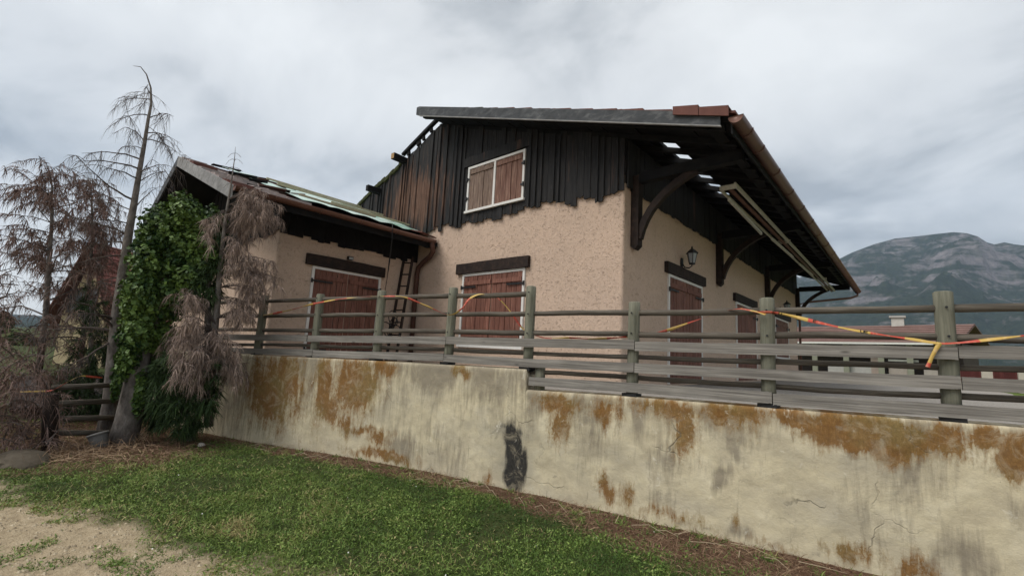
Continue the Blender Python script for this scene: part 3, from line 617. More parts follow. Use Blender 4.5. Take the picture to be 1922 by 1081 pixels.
# ---- shuttered openings
def opening(O, name, u0, u1, z0, z1, mats, npl, lintel=None, sill=True, fw=.055, mull=False, label=None):
    sl = .02 if mull else .42
    """O(u, z, d): a point u along the wall, z up, d proud of it"""
    def bx(mb, a, b, c, d_, p, q): return mb.prism([O(a, c, p), O(b, c, p), O(b, d_, p), O(a, d_, p)], O(0, 0, q)-O(0, 0, p))
    mb = MB()
    bx(mb, u0, u0+fw, z0, z1, -.01, .035); bx(mb, u1-fw, u1, z0, z1, -.01, .035); bx(mb, u0+fw, u1-fw, z1-fw, z1, -.01, .0335)
    if sill: bx(mb, u0-.03, u1+.03, z0-.055, z0, -.01, .06)
    um = (u0+u1)/2
    if mull: bx(mb, um-.03, um+.03, z0, z1-fw, -.01, .034)
    fr = mb.build(name, MATS['white'], house)
    if label: fr['label'] = label
    g = .031 if mull else .006
    for s, (a, b) in enumerate(((u0+fw+.006, um-g), (um+g, u1-fw-.006))):
        w = (b-a)/npl
        for k in range(npl):
            o_ = .010+.004*((k*7+s*3) % 3)
            bx(MB(), a+k*w+.007, a+(k+1)*w-.007, z0+.008, z1-fw-.008, -.008, o_+.008).build('plank', MATS[mats[s]], fr)
        for zz in ((z1-fw-.17, z0+.22) if z1-z0 > 1.3 else (z1-fw-.10,)):
            bx(MB(), a+.02, b-.02, zz-.045, zz+.045, .0265, .045).build('shutter_ledge', MATS[mats[s]], fr)
        for zz in (z1-.32, z0+.30):
            e0 = a if s == 0 else b; sg = 1 if s == 0 else -1; mb = MB()
            bx(mb, min(e0-sg*.05, e0+sg*sl), max(e0-sg*.05, e0+sg*sl), zz-.02, zz+.02, .046, .054); mb.tube([O(e0-sg*.055, zz-.045, .05), O(e0-sg*.055, zz+.045, .05)], .022, 8)
            mb.build('strap_hinge', MATS['iron'], fr)
    if lintel:
        a, b, c, d_ = lintel; mb = MB(); mb.beam(O(a, (c+d_)/2, .03), O(b, (c+d_)/2, .03), .10, d_-c, seg=6, jit=.006); mb.build('lintel', MATS['darkwood'], house)
    return fr
OF = lambda u, z, d: V(u, -d, z)
OS = lambda u, z, d: V(d, u, z)
OWg = lambda u, z, d: V(-6.0+d, u, z)
OU = lambda u, z, d: V(u, -.045-d, z)
opening(OU, 'upper_shutters', WX0+.02, WX1-.02, WZ0+.05, WZ1-.01, ('greyshutter', 'oldshutter'), 5, mull=True, label='white framed gable shutters, left leaf greyed, right leaf reddish')
opening(OF, 'window_shutters', -4.13, -2.22, .10, 1.73, ('shutter', 'shutter'), 6, (-4.33, -2.11, 1.74, 1.975))
opening(OS, 'door_shutters', 1.90, 3.86, -.48, 1.755, ('shutter', 'shutter'), 5, (1.74, 3.98, 1.765, 1.985), False)
opening(OS, 'door_shutters', 6.58, 8.75, -.48, 1.72, ('shutter', 'shutter'), 5, (6.37, 8.70, 1.73, 1.95), False)
opening(OS, 'window_shutters', 11.3, 13.5, .3, 1.72, ('oldshutter', 'oldshutter'), 5, (11.1, 13.8, 1.73, 1.95))
opening(OWg, 'door_shutters', -2.74, -1.04, -.48, 1.625, ('shutter', 'shutter'), 6, (-2.90, -.97, 1.635, 1.875), False)
# ---- wing roof
wr = MB()
def wslab(mb, xa, xb, y0, y1, top, th): slab(mb, xa, xb, y0, y1, top, th, wing_roof)
wslab(wr, -9.9, -5.16, -4.62, -.03, -.02, .10); wslab(wr, -14.6, -9.9, -4.62, -.03, -.02, .10)
wr = wr.build('wing_roof', MATS['soot'], house)
for k in range(13):                                   # courses still lying on the front half, some slipped
    xa = -5.2-k*.36
    for y0, y1 in ((-4.6, -4.1), (-4.08, -3.6), (-3.58, -3.1)):
        if rr.random() < .18: continue
        dz = rr.uniform(0, .05); mb = MB(); dy = rr.uniform(-.04, .04)
        mb.prism([V(xa, y0+dy, wing_roof(xa)+.0), V(xa-.37, y0+dy, wing_roof(xa-.37)-.012), V(xa-.37, y0+dy, wing_roof(xa-.37)+.022+dz*.3), V(xa, y0+dy, wing_roof(xa)+.038+dz)], (0, y1-y0, 0))
        mb.build('roof_tile', MATS['debris'] if rr.random() < .85 else MATS['tile'], wr)
for k in range(14):
    xa = rr.uniform(-9.6, -5.6); ya = rr.uniform(-4.3, -2.7); a = rr.uniform(-.6, .6); L = rr.uniform(.25, .7)
    MB().beam((xa, ya, wing_roof(xa)+.09), (xa+math.sin(a)*.3, ya+L, wing_roof(xa+math.sin(a)*.3)+.10+rr.uniform(0, .06)), rr.uniform(.06, .16), .03).build('broken_board', MATS[rr.choice(('debris', 'soot', 'steel'))], wr)
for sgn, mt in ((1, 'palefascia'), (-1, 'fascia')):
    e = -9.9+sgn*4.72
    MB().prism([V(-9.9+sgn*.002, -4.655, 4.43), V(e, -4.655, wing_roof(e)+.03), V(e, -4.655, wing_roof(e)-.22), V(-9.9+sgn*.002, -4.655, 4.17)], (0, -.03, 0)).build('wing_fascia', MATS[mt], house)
wgut = half_pipe((-5.12, -4.66, 2.645), (-5.12, -.16, 2.645), .085).build('wing_gutter', MATS['copper'], house, True)
for y in (-4.0, -3.1, -2.2, -1.3, -.5): half_pipe((-5.12, y, 2.645), (-5.12, y+.03, 2.645), .092).build('gutter_strap', MATS['copper'], wgut, True)
MB().box(-5.215, -5.19, -4.6, -.05, 2.45, 2.63).build('wing_eave_board', MATS['soot'], house)
for k in range(6): MB().beam((-6.02, -4.3+k*.8, wing_roof(-6.02)-.17), (-5.23, -4.3+k*.8, wing_roof(-5.23)-.17), .08, .11).build('wing_rafter', MATS['soot'], house)
MB().tube([V(-5.12, -.25, 2.60), V(-5.11, -.22, 2.46), V(-5.13, -.18, 2.36), V(-5.30, -.13, 2.26), V(-5.62, -.10, 2.14), V(-5.80, -.09, 2.02), V(-5.85, -.08, 1.85), V(-5.85, -.08, -.5)], .06, 10).build('wing_downpipe', MATS['steel'], house, True)
for k in range(7):
    y = -.55+k*.07; MB().beam((-5.05-rr.uniform(0, .15), y, 2.72+rr.uniform(0, .03)), (-5.5, y+rr.uniform(-.1, .1), 2.86), .12, .025).build('broken_tile', MATS['tile'], wr)
# ---- green tarpaulin over the wing roof (laid on, so a thing of its own)
nu, nv_ = 60, 40; U, Vv = np.meshgrid(np.linspace(0, 1, nu), np.linspace(0, 1, nv_), indexing='ij')
tx = -9.93+4.55*Vv-.35*(1-U)*Vv; ty = -3.35+3.30*U-.5*(1-Vv)*(1-U)
tz = 4.40-.372*np.abs(tx+9.9)+.055+.05*fbm(tx*1.5, ty*2.6, 4, 2)+.035*np.abs(np.sin(ty*5+2*fbm(tx, ty, 2, 4)))
idx = np.arange(nu*nv_).reshape(nu, nv_); quads = np.stack([idx[:-1,:-1], idx[1:,:-1], idx[1:,1:], idx[:-1,1:]], -1).reshape(-1, 4)
tarp = tri_mesh('tarpaulin', np.stack([tx, ty, tz], -1).reshape(-1, 3), quads, MATS['tarp'], smooth=True)
tag(tarp, 'pale green tarpaulin spread over the low wing roof beside the gable', 'tarp')
md = tarp.modifiers.new('thick', 'SOLIDIFY'); md.thickness = .004; md.offset = 1
BAT = [((-9.3, -2.8), (-9.0, -.1)), ((-7.9, -3.0), (-7.7, -.1)), ((-6.6, -2.2), (-6.35, -.1)), ((-5.75, -3.3), (-5.55, -1.6))]
for i, ((xa, ya), (xb, yb)) in enumerate(BAT):
    o = MB().beam((xa, ya, wing_roof(xa)+.165), (xb, yb, wing_roof(xb)+.165), .05, .035, seg=4, jit=.004).build('roof_batten', plain('raw_batten.%d' % i, (.42,.36,.24)))
    tag(o, ('pale batten pinning the tarpaulin near the wing ridge', 'pale batten lying across the upper part of the tarpaulin', 'pale batten lying across the lower part of the tarpaulin', 'short pale batten on the tarpaulin edge above the gutter')[i], 'batten', 'battens on the tarpaulin')
# ---- fittings
def lantern(o, label):
    """wall lantern on a curved arm; o is the point on the wall"""
    L = empty('wall_lantern', o, label, 'lantern'); x, y, z = o
    MB().prism([V(x+.004, y-.04, z-.11), V(x+.004, y+.04, z-.11), V(x+.004, y+.055, z), V(x+.004, y+.04, z+.11), V(x+.004, y-.04, z+.11), V(x+.004, y-.055, z)], (.03, 0, 0)).build('wall_plate', MATS['iron'], L)
    MB().tube([V(x+.03, y, z-.02), V(x+.09, y, z-.10), V(x+.17, y, z-.12), V(x+.235, y, z-.08), V(x+.24, y, z-.03)], .013, 8).build('arm', MATS['iron'], L, True)
    c = V(x+.24, y, z); n = 6
    ring = lambda r, h: [c+V(r*math.cos(2*math.pi*k/n), r*math.sin(2*math.pi*k/n), h) for k in range(n)]
    b0, b1 = ring(.06, -.02), ring(.105, .20)
    for k in range(n):
        a, b, c_, d_ = b0[k], b0[(k+1) % n], b1[(k+1) % n], b1[k]; off = unit(np.cross(b-a, d_-a))*.004
        MB().prism([a, b, c_, d_], off).build('pane', MATS['glass'], L)
        MB().beam(b0[k], b1[k], .014, .014).build('cage_bar', MATS['iron'], L)
    mb = MB(); r0, r1, r2 = ring(.135, .20), ring(.07, .265), ring(.02, .30)
    mb.add(ring(.135, .19)+r0+r1+r2, [tuple(range(n-1, -1, -1))]+[(j*n+k, j*n+(k+1) % n, (j+1)*n+(k+1) % n, (j+1)*n+k) for j in range(3) for k in range(n)]+[tuple(3*n+k for k in range(n))])
    mb.tube([c+V(0,0,.30), c+V(0,0,.325), c+V(0,0,.36)], [.012,.022,.004], 8); mb.build('roof_cap', MATS['iron'], L)
    mb = MB(); mb.add(ring(.07, -.045)+ring(.066, -.018), [tuple(range(n-1,-1,-1)), tuple(range(n, 2*n))]+[(k, (k+1) % n, n+(k+1) % n, n+k) for k in range(n)]); mb.build('base', MATS['iron'], L)
    return L
lantern((0, 2.62, 2.10), 'black iron lantern on the wall above the nearest side door')
lantern((0, 12.2, 2.06), 'black iron lantern far along the wall above the last shutters')
fl = empty('floodlight', (-6, -1.91, 1.92), 'small dark floodlight over the wing door lintel', 'lamp')
MB().box(-5.995, -5.90, -1.97, -1.85, 1.90, 1.98).build('housing', MATS['iron'], fl); MB().box(-5.899, -5.892, -1.96, -1.86, 1.905, 1.96).build('lens', MATS['glass'], fl)
aw = empty('folding_awning', (1.5, 1, 3.0), 'folded metal awning frame hanging under the long side eave', 'awning')
MB().beam((1.56, 1.02, 3.06), (1.50, 14.2, 2.98), .03, .075).build('mounting_bar', MATS['awning'], aw)
MB().tube([V(1.46, 1.1, 3.02), V(1.42, 14.1, 2.95)], .035, 10).build('roller_tube', MATS['steel'], aw, True)
MB().beam((1.34, 1.02, 2.985), (1.34, 13.6, 2.93), .028, .05).build('front_bar', MATS['awning'], aw)
for y0, y1, dx, dz in ((1.35, 3.75, -.02, -.13), (4.6, 6.9, .03, -.07), (7.9, 10.0, .03, -.06)):
    MB().beam((1.36, y0, 2.93), (1.36+dx, y1, 2.98+dz), .035, .06).build('folding_arm', MATS['awning'], aw)
for y in (1.03, 5.5, 11.5): MB().box(1.31, 1.58, y-.02, y+.02, 2.99, 3.07).build('bracket', MATS['awning'], aw)
ld = empty('ladder', (-5.6, -.8, -.52), 'dark wooden ladder leaning in the corner beside the wing door', 'ladder')
la0, la1 = on_y(722, 690, -.85), on_y(759, 482, -.42); lb0, lb1 = on_y(740, 690, -.85), on_y(775, 482, -.42)
for a, b in ((la0, la1), (lb0, lb1)): MB().beam(a, b, .035, .06, up=(0, 1, 0)).build('stile', MATS['darkwood'], ld)
for k in range(9): q = .06+k*.11; MB().tube([la0+(la1-la0)*q, lb0+(lb1-lb0)*q], .017, 8).build('rung', MATS['darkwood'], ld)
pts = []
for k in range(90):
    q = k/90; c = on_y(735+8*math.sin(q*9), 612+14*math.sin(q*5), -.95); a = q*2*math.pi*4.3; r = .17+.05*math.sin(q*11)
    pts.append(c+V(math.cos(a)*r, .03*math.sin(a*2)-.05*q, math.sin(a)*r*1.2))
tag(MB().tube(pts, .012, 6).build('garden_hose', MATS['rubber'], None, True), 'black hose coiled over the foot of the ladder', 'hose')
tag(MB().tube([on_x(737, 421, -5.03), on_x(736, 450, -5.05), on_x(731, 490, -5.2), on_x(727, 520, -5.4), on_x(723, 545, -5.6)], [.010,.010,.018,.008,.008], 6).build('hanging_cable', MATS['iron'], None, True), 'thin dark cable hanging from the wing gutter', 'cable')
# ================================================================== FENCE ON THE WALL
fence = empty('fence', (*P2[6], -.3), 'weathered post and rail fence with grey boards on top of the retaining wall', 'fence')
F3 = lambda u, off, dz: V(*fpos(u, off), frail(u)+dz)
rr = random.Random(11)
for i in range(1, len(P2)):
    top = .37 if i <= STEP else .135; top += rr.uniform(-.015, .015); r = .068+rr.uniform(-.004, .004)
    a = V(*P2[i], wtop(i)+.03); b = V(*P2[i], frail(i)+top); ln_ = V(rr.uniform(-.012, .012), rr.uniform(-.012, .012), 0)
    zs = np.linspace(0, 1, 7); pts = [a+(b-a)*q+ln_*q for q in zs]
    pts[-1] = pts[-1]-V(0,0,.012); pts.append(b+ln_)
    p = MB().tube(pts, [r*rr.uniform(.97, 1.03) for _ in zs[:-1]]+[r, r*.8], 14).build('post', MATS['post'], fence, True)
    MB().box(P2[i][0]-.085, P2[i][0]+.085, P2[i][1]-.08, P2[i][1]+.06, wtop(i)-.02, wtop(i)+.035).build('post_shoe_shade', MATS['iron'], p)  # black box stands for the steel shoe and its shadow under the boards
    for dz in ((0, -.25) if i > STEP else (.27, 0, -.25)):
        q = F3(i, .068, dz+rr.uniform(-.01, .01)); MB().tube([q, q+V(*NRM[i]*.008, 0)], .010, 8).build('bolt', MATS['iron'], p)
a = V(*fpos(6.13, -.005), -.47); MB().tube([a, a+V(0,0,.31)], [.066, .063], 14).build('post', MATS['post'], fence, True)
def rail(i, dz, r, mat='rail'):
    a = F3(i, -.015, dz); b = F3(i+1, -.015, dz); n = 7; t_ = b-a; a = a-t_*.03; b = b+t_*.03; bow = rr.uniform(-.010, .010)
    pts = [a+(b-a)*q+V(0, 0, bow*math.sin(math.pi*q)+rr.uniform(-.003, .003)) for q in np.linspace(0, 1, n)]; r0 = r*rr.uniform(.92, 1.05); r1 = r*rr.uniform(.92, 1.05)
    MB().tube(pts, [(r0+(r1-r0)*q)*rr.uniform(.96, 1.04) for q in np.linspace(0, 1, n)], 10).build('rail', MATS[mat], fence, True)
for i in range(1, len(P2)-1):
    for dz in ([.27] if i < STEP else [])+[0, -.25]: rail(i, dz+rr.uniform(-.006, .006), .034)
    for dz in [-.502]+([-.735] if i >= STEP else []): rail(i, dz+rr.uniform(-.005, .005), .028)
def board(u0, u1, z0, z1):
    wv_ = (rr.uniform(.002, .006), rr.uniform(1.5, 3)); d0 = rr.uniform(-.010, .010); d1 = rr.uniform(-.010, .010); cuts = [u0]+[k for k in range(int(math.ceil(u0+.01)), int(math.floor(u1-.01))+1)]+[u1]
    us_ = sorted(set([round(x_, 4) for a_, b_ in zip(cuts[:-1], cuts[1:]) for x_ in np.linspace(a_, b_, 6)])); mb = MB(); vs = []; fs = []
    for k, u in enumerate(us_):
        q = (u-u0)/(u1-u0); e = d0+(d1-d0)*q; j0 = rr.uniform(-.004, .004); j1 = rr.uniform(-.004, .004)
        for off, z in ((.070, z0+j0), (.096, z0+j0), (.097, z1+j1), (.070, z1+j1)): vs.append(F3(u, off+wv_[0]*math.sin(u*wv_[1]), z+e))
    n = len(us_)
    for k in range(n-1):
        for c in range(4): fs.append((k*4+c, k*4+(c+1) % 4, k*4+4+(c+1) % 4, k*4+4+c))
    fs += [(3,2,1,0), tuple((n-1)*4+c for c in range(4))]
    mb.add(vs, fs).build('board', MATS['greyboard'], fence)
for u0, u1 in ((.6, 2.93), (2.94, 5.0), (5.006, 7.03), (7.036, 9.03), (9.036, 11.0), (11.006, 12)): board(u0, u1, -.432, -.327)
for u0, u1 in ((.6, 3.05), (3.056, 4.98), (4.986, 7.03), (7.036, 9.035), (9.041, 11.0), (11.006, 12)): board(u0, u1, -.672, -.567)
for u0, u1 in ((6.05, 8.02), (8.026, 10.0), (10.006, 12)): board(u0, u1, -.902, -.797)
# ================================================================== WARNING TAPE
t = MT('warning_tape', .4, .4); f = t.math('FRACT', t.math('MULTIPLY', t.attr('tint'), 2.1)); nz = t.noise(30, 3)
c = t.mix(t.ramp(f, (.49, 0.0), (.51, 1.0)), (.56,.37,.09), (.52,.075,.045)); t.col(t.mix(t.ramp(nz, (.5, 0.0), (.75, .5)), c, (.72,.50,.34))); MATS['tape'] = t.m
MATS['tapeink'] = plain('tape_print', (.03,.025,.01), .5)
def tape(name, pts, label, width=.055, tw=1.5, seed=1, text=None, ph=0.0):
    pts = [V(*p) for p in pts]; r = random.Random(seed); P = []
    for i in range(len(pts)-1):
        p0, p1, p2, p3 = pts[max(i-1, 0)], pts[i], pts[i+1], pts[min(i+2, len(pts)-1)]
        for q in np.linspace(0, 1, 9)[:-1]: P.append(.5*(2*p1+(p2-p0)*q+(2*p0-5*p1+4*p2-p3)*q*q+(3*p1-p0-3*p2+p3)*q**3))
    P.append(pts[-1]); P = np.array(P); D = np.concatenate([[0], np.cumsum(np.linalg.norm(np.diff(P, axis=0), axis=1))]); vs = []; tv = []
    for k in range(len(P)):
        tg = unit(P[min(k+1, len(P)-1)]-P[max(k-1, 0)]); v = unit(CAM-P[k]); b = unit(np.cross(tg, np.array([.1, -.97, .2]))); n = np.cross(b, tg)
        a = tw*math.sin(D[k]*2.2+seed)+.4*math.sin(D[k]*6+seed*2); w = width*(.62+.38*math.sin(D[k]*4.7+seed)*math.sin(D[k]*11+1)); s_ = (b*math.cos(a)+n*math.sin(a))*w/2
        vs += [P[k]-s_, P[k]+s_]; tv += [D[k]+ph]*2
    qd = [(2*k, 2*k+1, 2*k+3, 2*k+2) for k in range(len(P)-1)]
    o = tri_mesh(name, vs, qd, MATS['tape'], tint=tv, smooth=True); tag(o, label, 'tape'); md = o.modifiers.new('thick', 'SOLIDIFY'); md.thickness = .0008
    if text:
        mb = MB()
        for D0, glyphs in text:
            for gi, gl in enumerate(glyphs):
                k = int(np.searchsorted(D, D0+gi*.042)); k = min(k, len(P)-2); c = P[k]; tg = unit(P[k+1]-P[k]); s_ = unit(np.array(vs[2*k+1])-np.array(vs[2*k])); nn = unit(np.cross(tg, s_)); nn = nn if nn@(CAM-c) > 0 else -nn
                if s_[2] < 0: s_ = -s_
                for (x0, y0, x1, y1) in gl:
                    A = c+nn*.004+tg*(x0*.028)+s_*((y0-.5)*.030); B = c+nn*.004+tg*(x1*.028)+s_*((y1-.5)*.030); mb.beam(A, B, .006, .0015, up=nn)
        if mb.v: mb.build('print', MATS['tapeink'], o)
    return o
GE = [(0,0,0,1),(0,1,.8,1),(0,.5,.7,.5),(0,0,.8,0)]; GU = [(0,0,0,1),(0,0,.8,0),(.8,0,.8,1)]
FP = lambda x, y, off=.11: on_fence(x, y, off)[1]
tape('warning_tape', [FP(494,592), FP(540,583), FP(590,570), FP(640,561), FP(690,557), FP(712,556,.085), FP(738,556), FP(760,558), FP(800,574), FP(842,591,.095), FP(866,580), FP(880,562,.06), FP(897,553,.03), FP(915,553,.0), FP(935,560,-.08), FP(955,581,-.08), FP(972,605,-.08), FP(986,620,-.10), FP(1022,634,-.12), FP(1066,634,-.12), FP(1120,636,-.14), FP(1200,630,-.14), FP(1245,622,-.14), FP(1295,605,-.12), FP(1335,592,-.09), FP(1380,580,.05), FP(1412,583,.10), FP(1437,590,.12)],
     'red and yellow warning tape draped along the left half of the fence', .038, 1.2, 3)
tape('warning_tape', [FP(1390,579,.06), FP(1420,586,.10), FP(1440,586,.125), FP(1462,588,.12), FP(1490,594,.11), FP(1540,606,.11), FP(1600,619,.11), FP(1660,629,.11), FP(1715,637,.11), FP(1762,644,.105), FP(1800,643,.11), FP(1850,638,.11), FP(1922,630,.11), FP(2000,618,.11)],
     'broad red and yellow warning tape tied between the two right hand posts', .044, .7, 5, text=[(.30, [GE, GU]), (.62, [GE]), (.98, [GU, GE])], ph=.12)
tape('tape_end', [FP(1764,643,.115), FP(1757,655,.12), FP(1750,668,.12), FP(1745,680,.12), FP(1741,689,.12)], 'loose end of warning tape dangling from the rightmost post', .045, .9, 9, ph=.05)
tape('warning_tape', [at(38,735,9.0), at(75,734,9.0), at(98,732,8.95), at(125,718,9.0), at(150,706,9.0), at(172,707,9.1), at(192,709,9.2)], 'short warning tape tied between a dark stump post and the bare tree trunk', .045, .8, 2)
# ================================================================== PLANTS
class Strands:
    """thin hanging or standing blades, gathered into one mesh"""
    def __init__(s): s.v = []; s.t = []; s.n = 0
    def add(s, P0, D, L, g, w, tint, up=None):
        P0 = np.asarray(P0, float); n = len(P0); D = np.asarray(D, float); L = np.asarray(L, float)[:, None]
        side = np.cross(D, RNG.normal(size=(n, 3))); side /= (np.linalg.norm(side, axis=1, keepdims=True)+1e-9); w = np.asarray(w, float).reshape(-1, 1) if hasattr(w, '__len__') else w
        out_ = []
        for q, ww in ((0, 1.0), (.5, .8), (1.0, .12)):
            c = P0+D*L*q; c = c.copy(); c[:, 2] -= (L[:, 0]*g*q*q); out_ += [c-side*w*ww/2, c+side*w*ww/2]
        s.v.append(np.stack(out_, 1).reshape(-1, 3)); s.t.append(np.repeat(np.asarray(tint), 6)); s.n += n
    def build(s, name, mat, parent=None):
        if not s.v: return None
        V_ = np.concatenate(s.v); T = np.concatenate(s.t); o = np.arange(s.n)[:, None]*6
        q = np.stack([o+np.array([0,1,3,2]), o+np.array([2,3,5,4])], 1).reshape(-1, 4)
        return tri_mesh(name, V_, q, mat, parent, tint=T)
def rdir(n, up=0.0, k=1.0):
    d = RNG.normal(size=(n, 3)); d[:, 2] = d[:, 2]*k+up; return d/np.linalg.norm(d, axis=1, keepdims=True)
def curve(a, b, sag, n=8, wob=.03):
    a = V(*a); b = V(*b); L = np.linalg.norm(b-a); r = []
    for q in np.linspace(0, 1, n): r.append(a+(b-a)*q+V(0, 0, sag*L*4*q*(1-q))+RNG.normal(size=3)*wob*L*q*(1-q))
    return r
def limb(mb, st, a, b, sag, r, dens, slen, w=.006, g=.9, wob=.05, side=6, start=.15):
    pts = curve(a, b, sag, 8, wob); mb.tube(pts, [max(r*(1-.85*q), .0025) for q in np.linspace(0, 1, 8)], 5)
    L = np.linalg.norm(pts[-1]-pts[0]); n = int(dens*L)
    if n:
        q = start+(1-start)*RNG.random(n); i = np.minimum((q*7).astype(int), 6); f = (q*7-i)[:, None]; A = np.array(pts); P0 = A[i]*(1-f)+A[i+1]*f
        fw = unit(pts[-1]-pts[0]); D = rdir(n)*.8+fw*.7+np.array([0,0,-.25]); D /= np.linalg.norm(D, axis=1, keepdims=True)
        st.add(P0, D, slen*(.4+.8*RNG.random(n)), g, w, np.clip(RNG.normal(.5, .25, n), 0, 1))
    return pts
def pxtrunk(lst, dist): return [at(x, y, dist if not hasattr(dist, '__len__') else dist[i]) for i, (x, y) in enumerate(lst)]
# -- tall bare conifer
T = empty('bare_conifer', at(205, 820, 10.0), 'tall bare dead conifer with drooping tip at the left of the house', 'tree')
tp = pxtrunk([(196,830),(205,760),(212,680),(218,600),(232,500),(243,430),(252,380),(262,320),(271,270),(278,225),(284,195),(283,165),(275,140),(264,126),(250,124)], 10.0)
MB().tube(tp, [.14,.10,.088,.08,.068,.058,.048,.038,.030,.024,.019,.014,.010,.007,.003], 10, jit=.05).build('trunk', MATS['bark'], T, True)
mb = MB(); st = Strands(); rr = random.Random(5)
for (x0, y0, x1, y1, sag, r) in [(283,187,224,190,.08,.010),(281,218,208,236,.16,.012),(280,222,326,219,.10,.010),(277,238,302,262,.12,.008),(276,250,335,268,.14,.011),(273,262,340,292,.12,.012),(272,268,240,240,.10,.010),(270,280,232,276,.06,.009),(266,300,153,288,.10,.016),(263,318,140,303,.08,.017),(258,335,178,310,.04,.014),(259,326,312,310,.10,.011),(256,345,318,322,.12,.010),(250,375,142,292,-.08,.020),(247,395,188,378,.05,.012),(246,400,300,350,.10,.012),(243,420,170,412,.05,.012),(240,440,60,392,.05,.016),(236,455,178,455,.03,.016),(232,480,120,500,.06,.014),(216,620,118,560,.10,.022),(212,600,150,588,.04,.03),(208,620,70,622,.05,.025),(208,640,100,700,-.02,.018),(282,175,270,205,.2,.006),(278,160,268,190,.2,.006),(262,330,285,300,.1,.008),(214,560,300,520,.05,.012),(225,520,150,540,.04,.014)]:
    d = rr.uniform(-.7, .5); a = at(x0, y0, 10.0); b = at(x1, y1, 10.0+d)
    pts = limb(mb, st, a, b, sag, r, 26 if y0 < 460 else 14, .16, .006, 1.3)
    for j in range(rr.randint(3, 6)):
        q = pts[rr.randint(3, 7)]; e = q+np.array([rr.uniform(-.3, .3), rr.uniform(-.3, .3), rr.uniform(-.42, -.02)]); limb(mb, st, q, e, .12, .005, 34, .14, .005, 1.0)
mb.build('crown', MATS['twig'], T); st.build('dead_twigs', plain('fine_twig', (.12,.10,.09), .9), T)
# -- two brown dead conifers further left
def dead_conifer(name, lst, dist, label, spread, nb, dens, mat='reddead', r0=.09, lean=(-.35, 0)):
    T = empty(name, at(*lst[0], dist), label, 'tree'); tp = pxtrunk(lst, dist); n = len(tp); MB().tube(tp, [r0*.6*(1-.9*k/(n-1)) for k in range(n)], 8, jit=.05).build('trunk', MATS['bark'], T, True)
    mb = MB(); st = Strands(); r = random.Random(len(lst)+nb); A = np.array(tp)
    for k in range(nb):
        q = r.uniform(.12, .98); i = min(int(q*(n-1)), n-2); f = q*(n-1)-i; a = A[i]*(1-f)+A[i+1]*f; az = r.uniform(0, 6.283); L = spread*(1.05-.72*q)*r.uniform(.6, 1.15)
        b = a+np.array([math.cos(az)*L+lean[0]*L, math.sin(az)*L*.8+lean[1]*L, r.uniform(-.15, .55)*L]); pts = limb(mb, st, a, b, .10, .016*(1.2-q), dens, .15, .010, .9)
        for j in range(4):
            c = pts[r.randint(2, 7)]; e = c+np.array([r.uniform(-.35, .2), r.uniform(-.3, .3), r.uniform(-.4, .12)]); limb(mb, st, c, e, .1, .005, dens*1.3, .13, .010, .9)
    mb.build('crown', MATS['twig'], T); st.build('dead_needles', MATS[mat], T); return T
dead_conifer('dead_conifer', [(72,700),(85,600),(92,500),(97,420),(98,350),(90,318)], 12.0, 'russet dead conifer leaning at the far left edge', 1.75, 46, 62)
dead_conifer('dead_conifer', [(150,690),(160,600),(168,520),(174,440),(172,370),(165,330)], 12.8, 'dense brown dead conifer just left of the tall bare one', 1.3, 56, 62)
# -- low russet brush
T = empty('dead_brush', at(40, 850, 8.9), 'low heap of russet dead branches at the left edge of the lawn', 'shrub'); mb = MB(); st = Strands(); rr = random.Random(2)
for k in range(100):
    a = at(rr.uniform(-40, 92), rr.uniform(665, 845), rr.uniform(8.6, 9.6)); b = a+np.array([rr.uniform(-.6, .5), rr.uniform(-.4, .4), rr.uniform(-.35, .35)]); b[2] = max(b[2], GZ+.02); limb(mb, st, a, b, .14, .009, 60, .16, .009, .8)
mb.build('branches', MATS['twig'], T); st.build('dead_needles', MATS['reddead'], T)
# -- ivy covered trunk
def leaves(blobs, n, size, dist, tintmu=.45, seed=0, flat=.6):
    r = np.random.default_rng(seed); Vs = []; Ts = []; ar = np.array([b[2]*b[3] for b in blobs]); ar = ar/ar.sum()
    for (cx, cy, rx, ry, dd), a in zip(blobs, ar):
        m = int(n*a); c = at(cx, cy, dist+dd); e = at(cx+rx, cy, dist+dd); R1 = np.linalg.norm(e-c); R2 = np.linalg.norm(at(cx, cy+ry, dist+dd)-c)
        d = r.normal(size=(m, 3)); d /= np.linalg.norm(d, axis=1, keepdims=True); rad = 1-.45*r.random(m)**1.6; lump = .62+.72*vnoise(d[:, 0]*3.4+7, d[:, 1]*2.8+d[:, 2]*3.7+5, seed)
        P = c+d*(rad*lump)[:, None]*np.array([R1, R1*.8, R2]); nn = d*flat+r.normal(size=(m, 3))*.55+np.array([0,-.1,.25]); nn /= np.linalg.norm(nn, axis=1, keepdims=True)
        u = np.cross(nn, r.normal(size=(m, 3))); u /= np.linalg.norm(u, axis=1, keepdims=True); v = np.cross(nn, u); s = (size*(.45+1.3*r.random(m)**1.7))[:, None]
        Vs.append(np.stack([P-u*s*.5, P-v*s*.42+u*s*.08+nn*s*.06, P+u*s*.62, P+v*s*.42+u*s*.08+nn*s*.06], 1).reshape(-1, 3))
        tn = np.clip(r.normal(tintmu, .17, m)+.75*(vnoise(P[:, 0]*3.4, P[:, 2]*3.4+P[:, 1]*3, seed+5)-.5), 0, 1); Ts.append(np.repeat(tn, 4))
    Vs = np.concatenate(Vs); return Vs, np.arange(len(Vs)).reshape(-1, 4), np.concatenate(Ts)
T = empty('ivy_tree', at(245, 835, 9.25), 'leaning thick trunk wrapped in bright green ivy', 'tree')
MB().tube(pxtrunk([(228,842),(240,790),(252,730),(264,670),(285,590),(310,500),(330,430)], 9.25), [.20,.17,.155,.145,.12,.09,.04], 12, jit=.05).build('trunk', MATS['bark'], T, True)
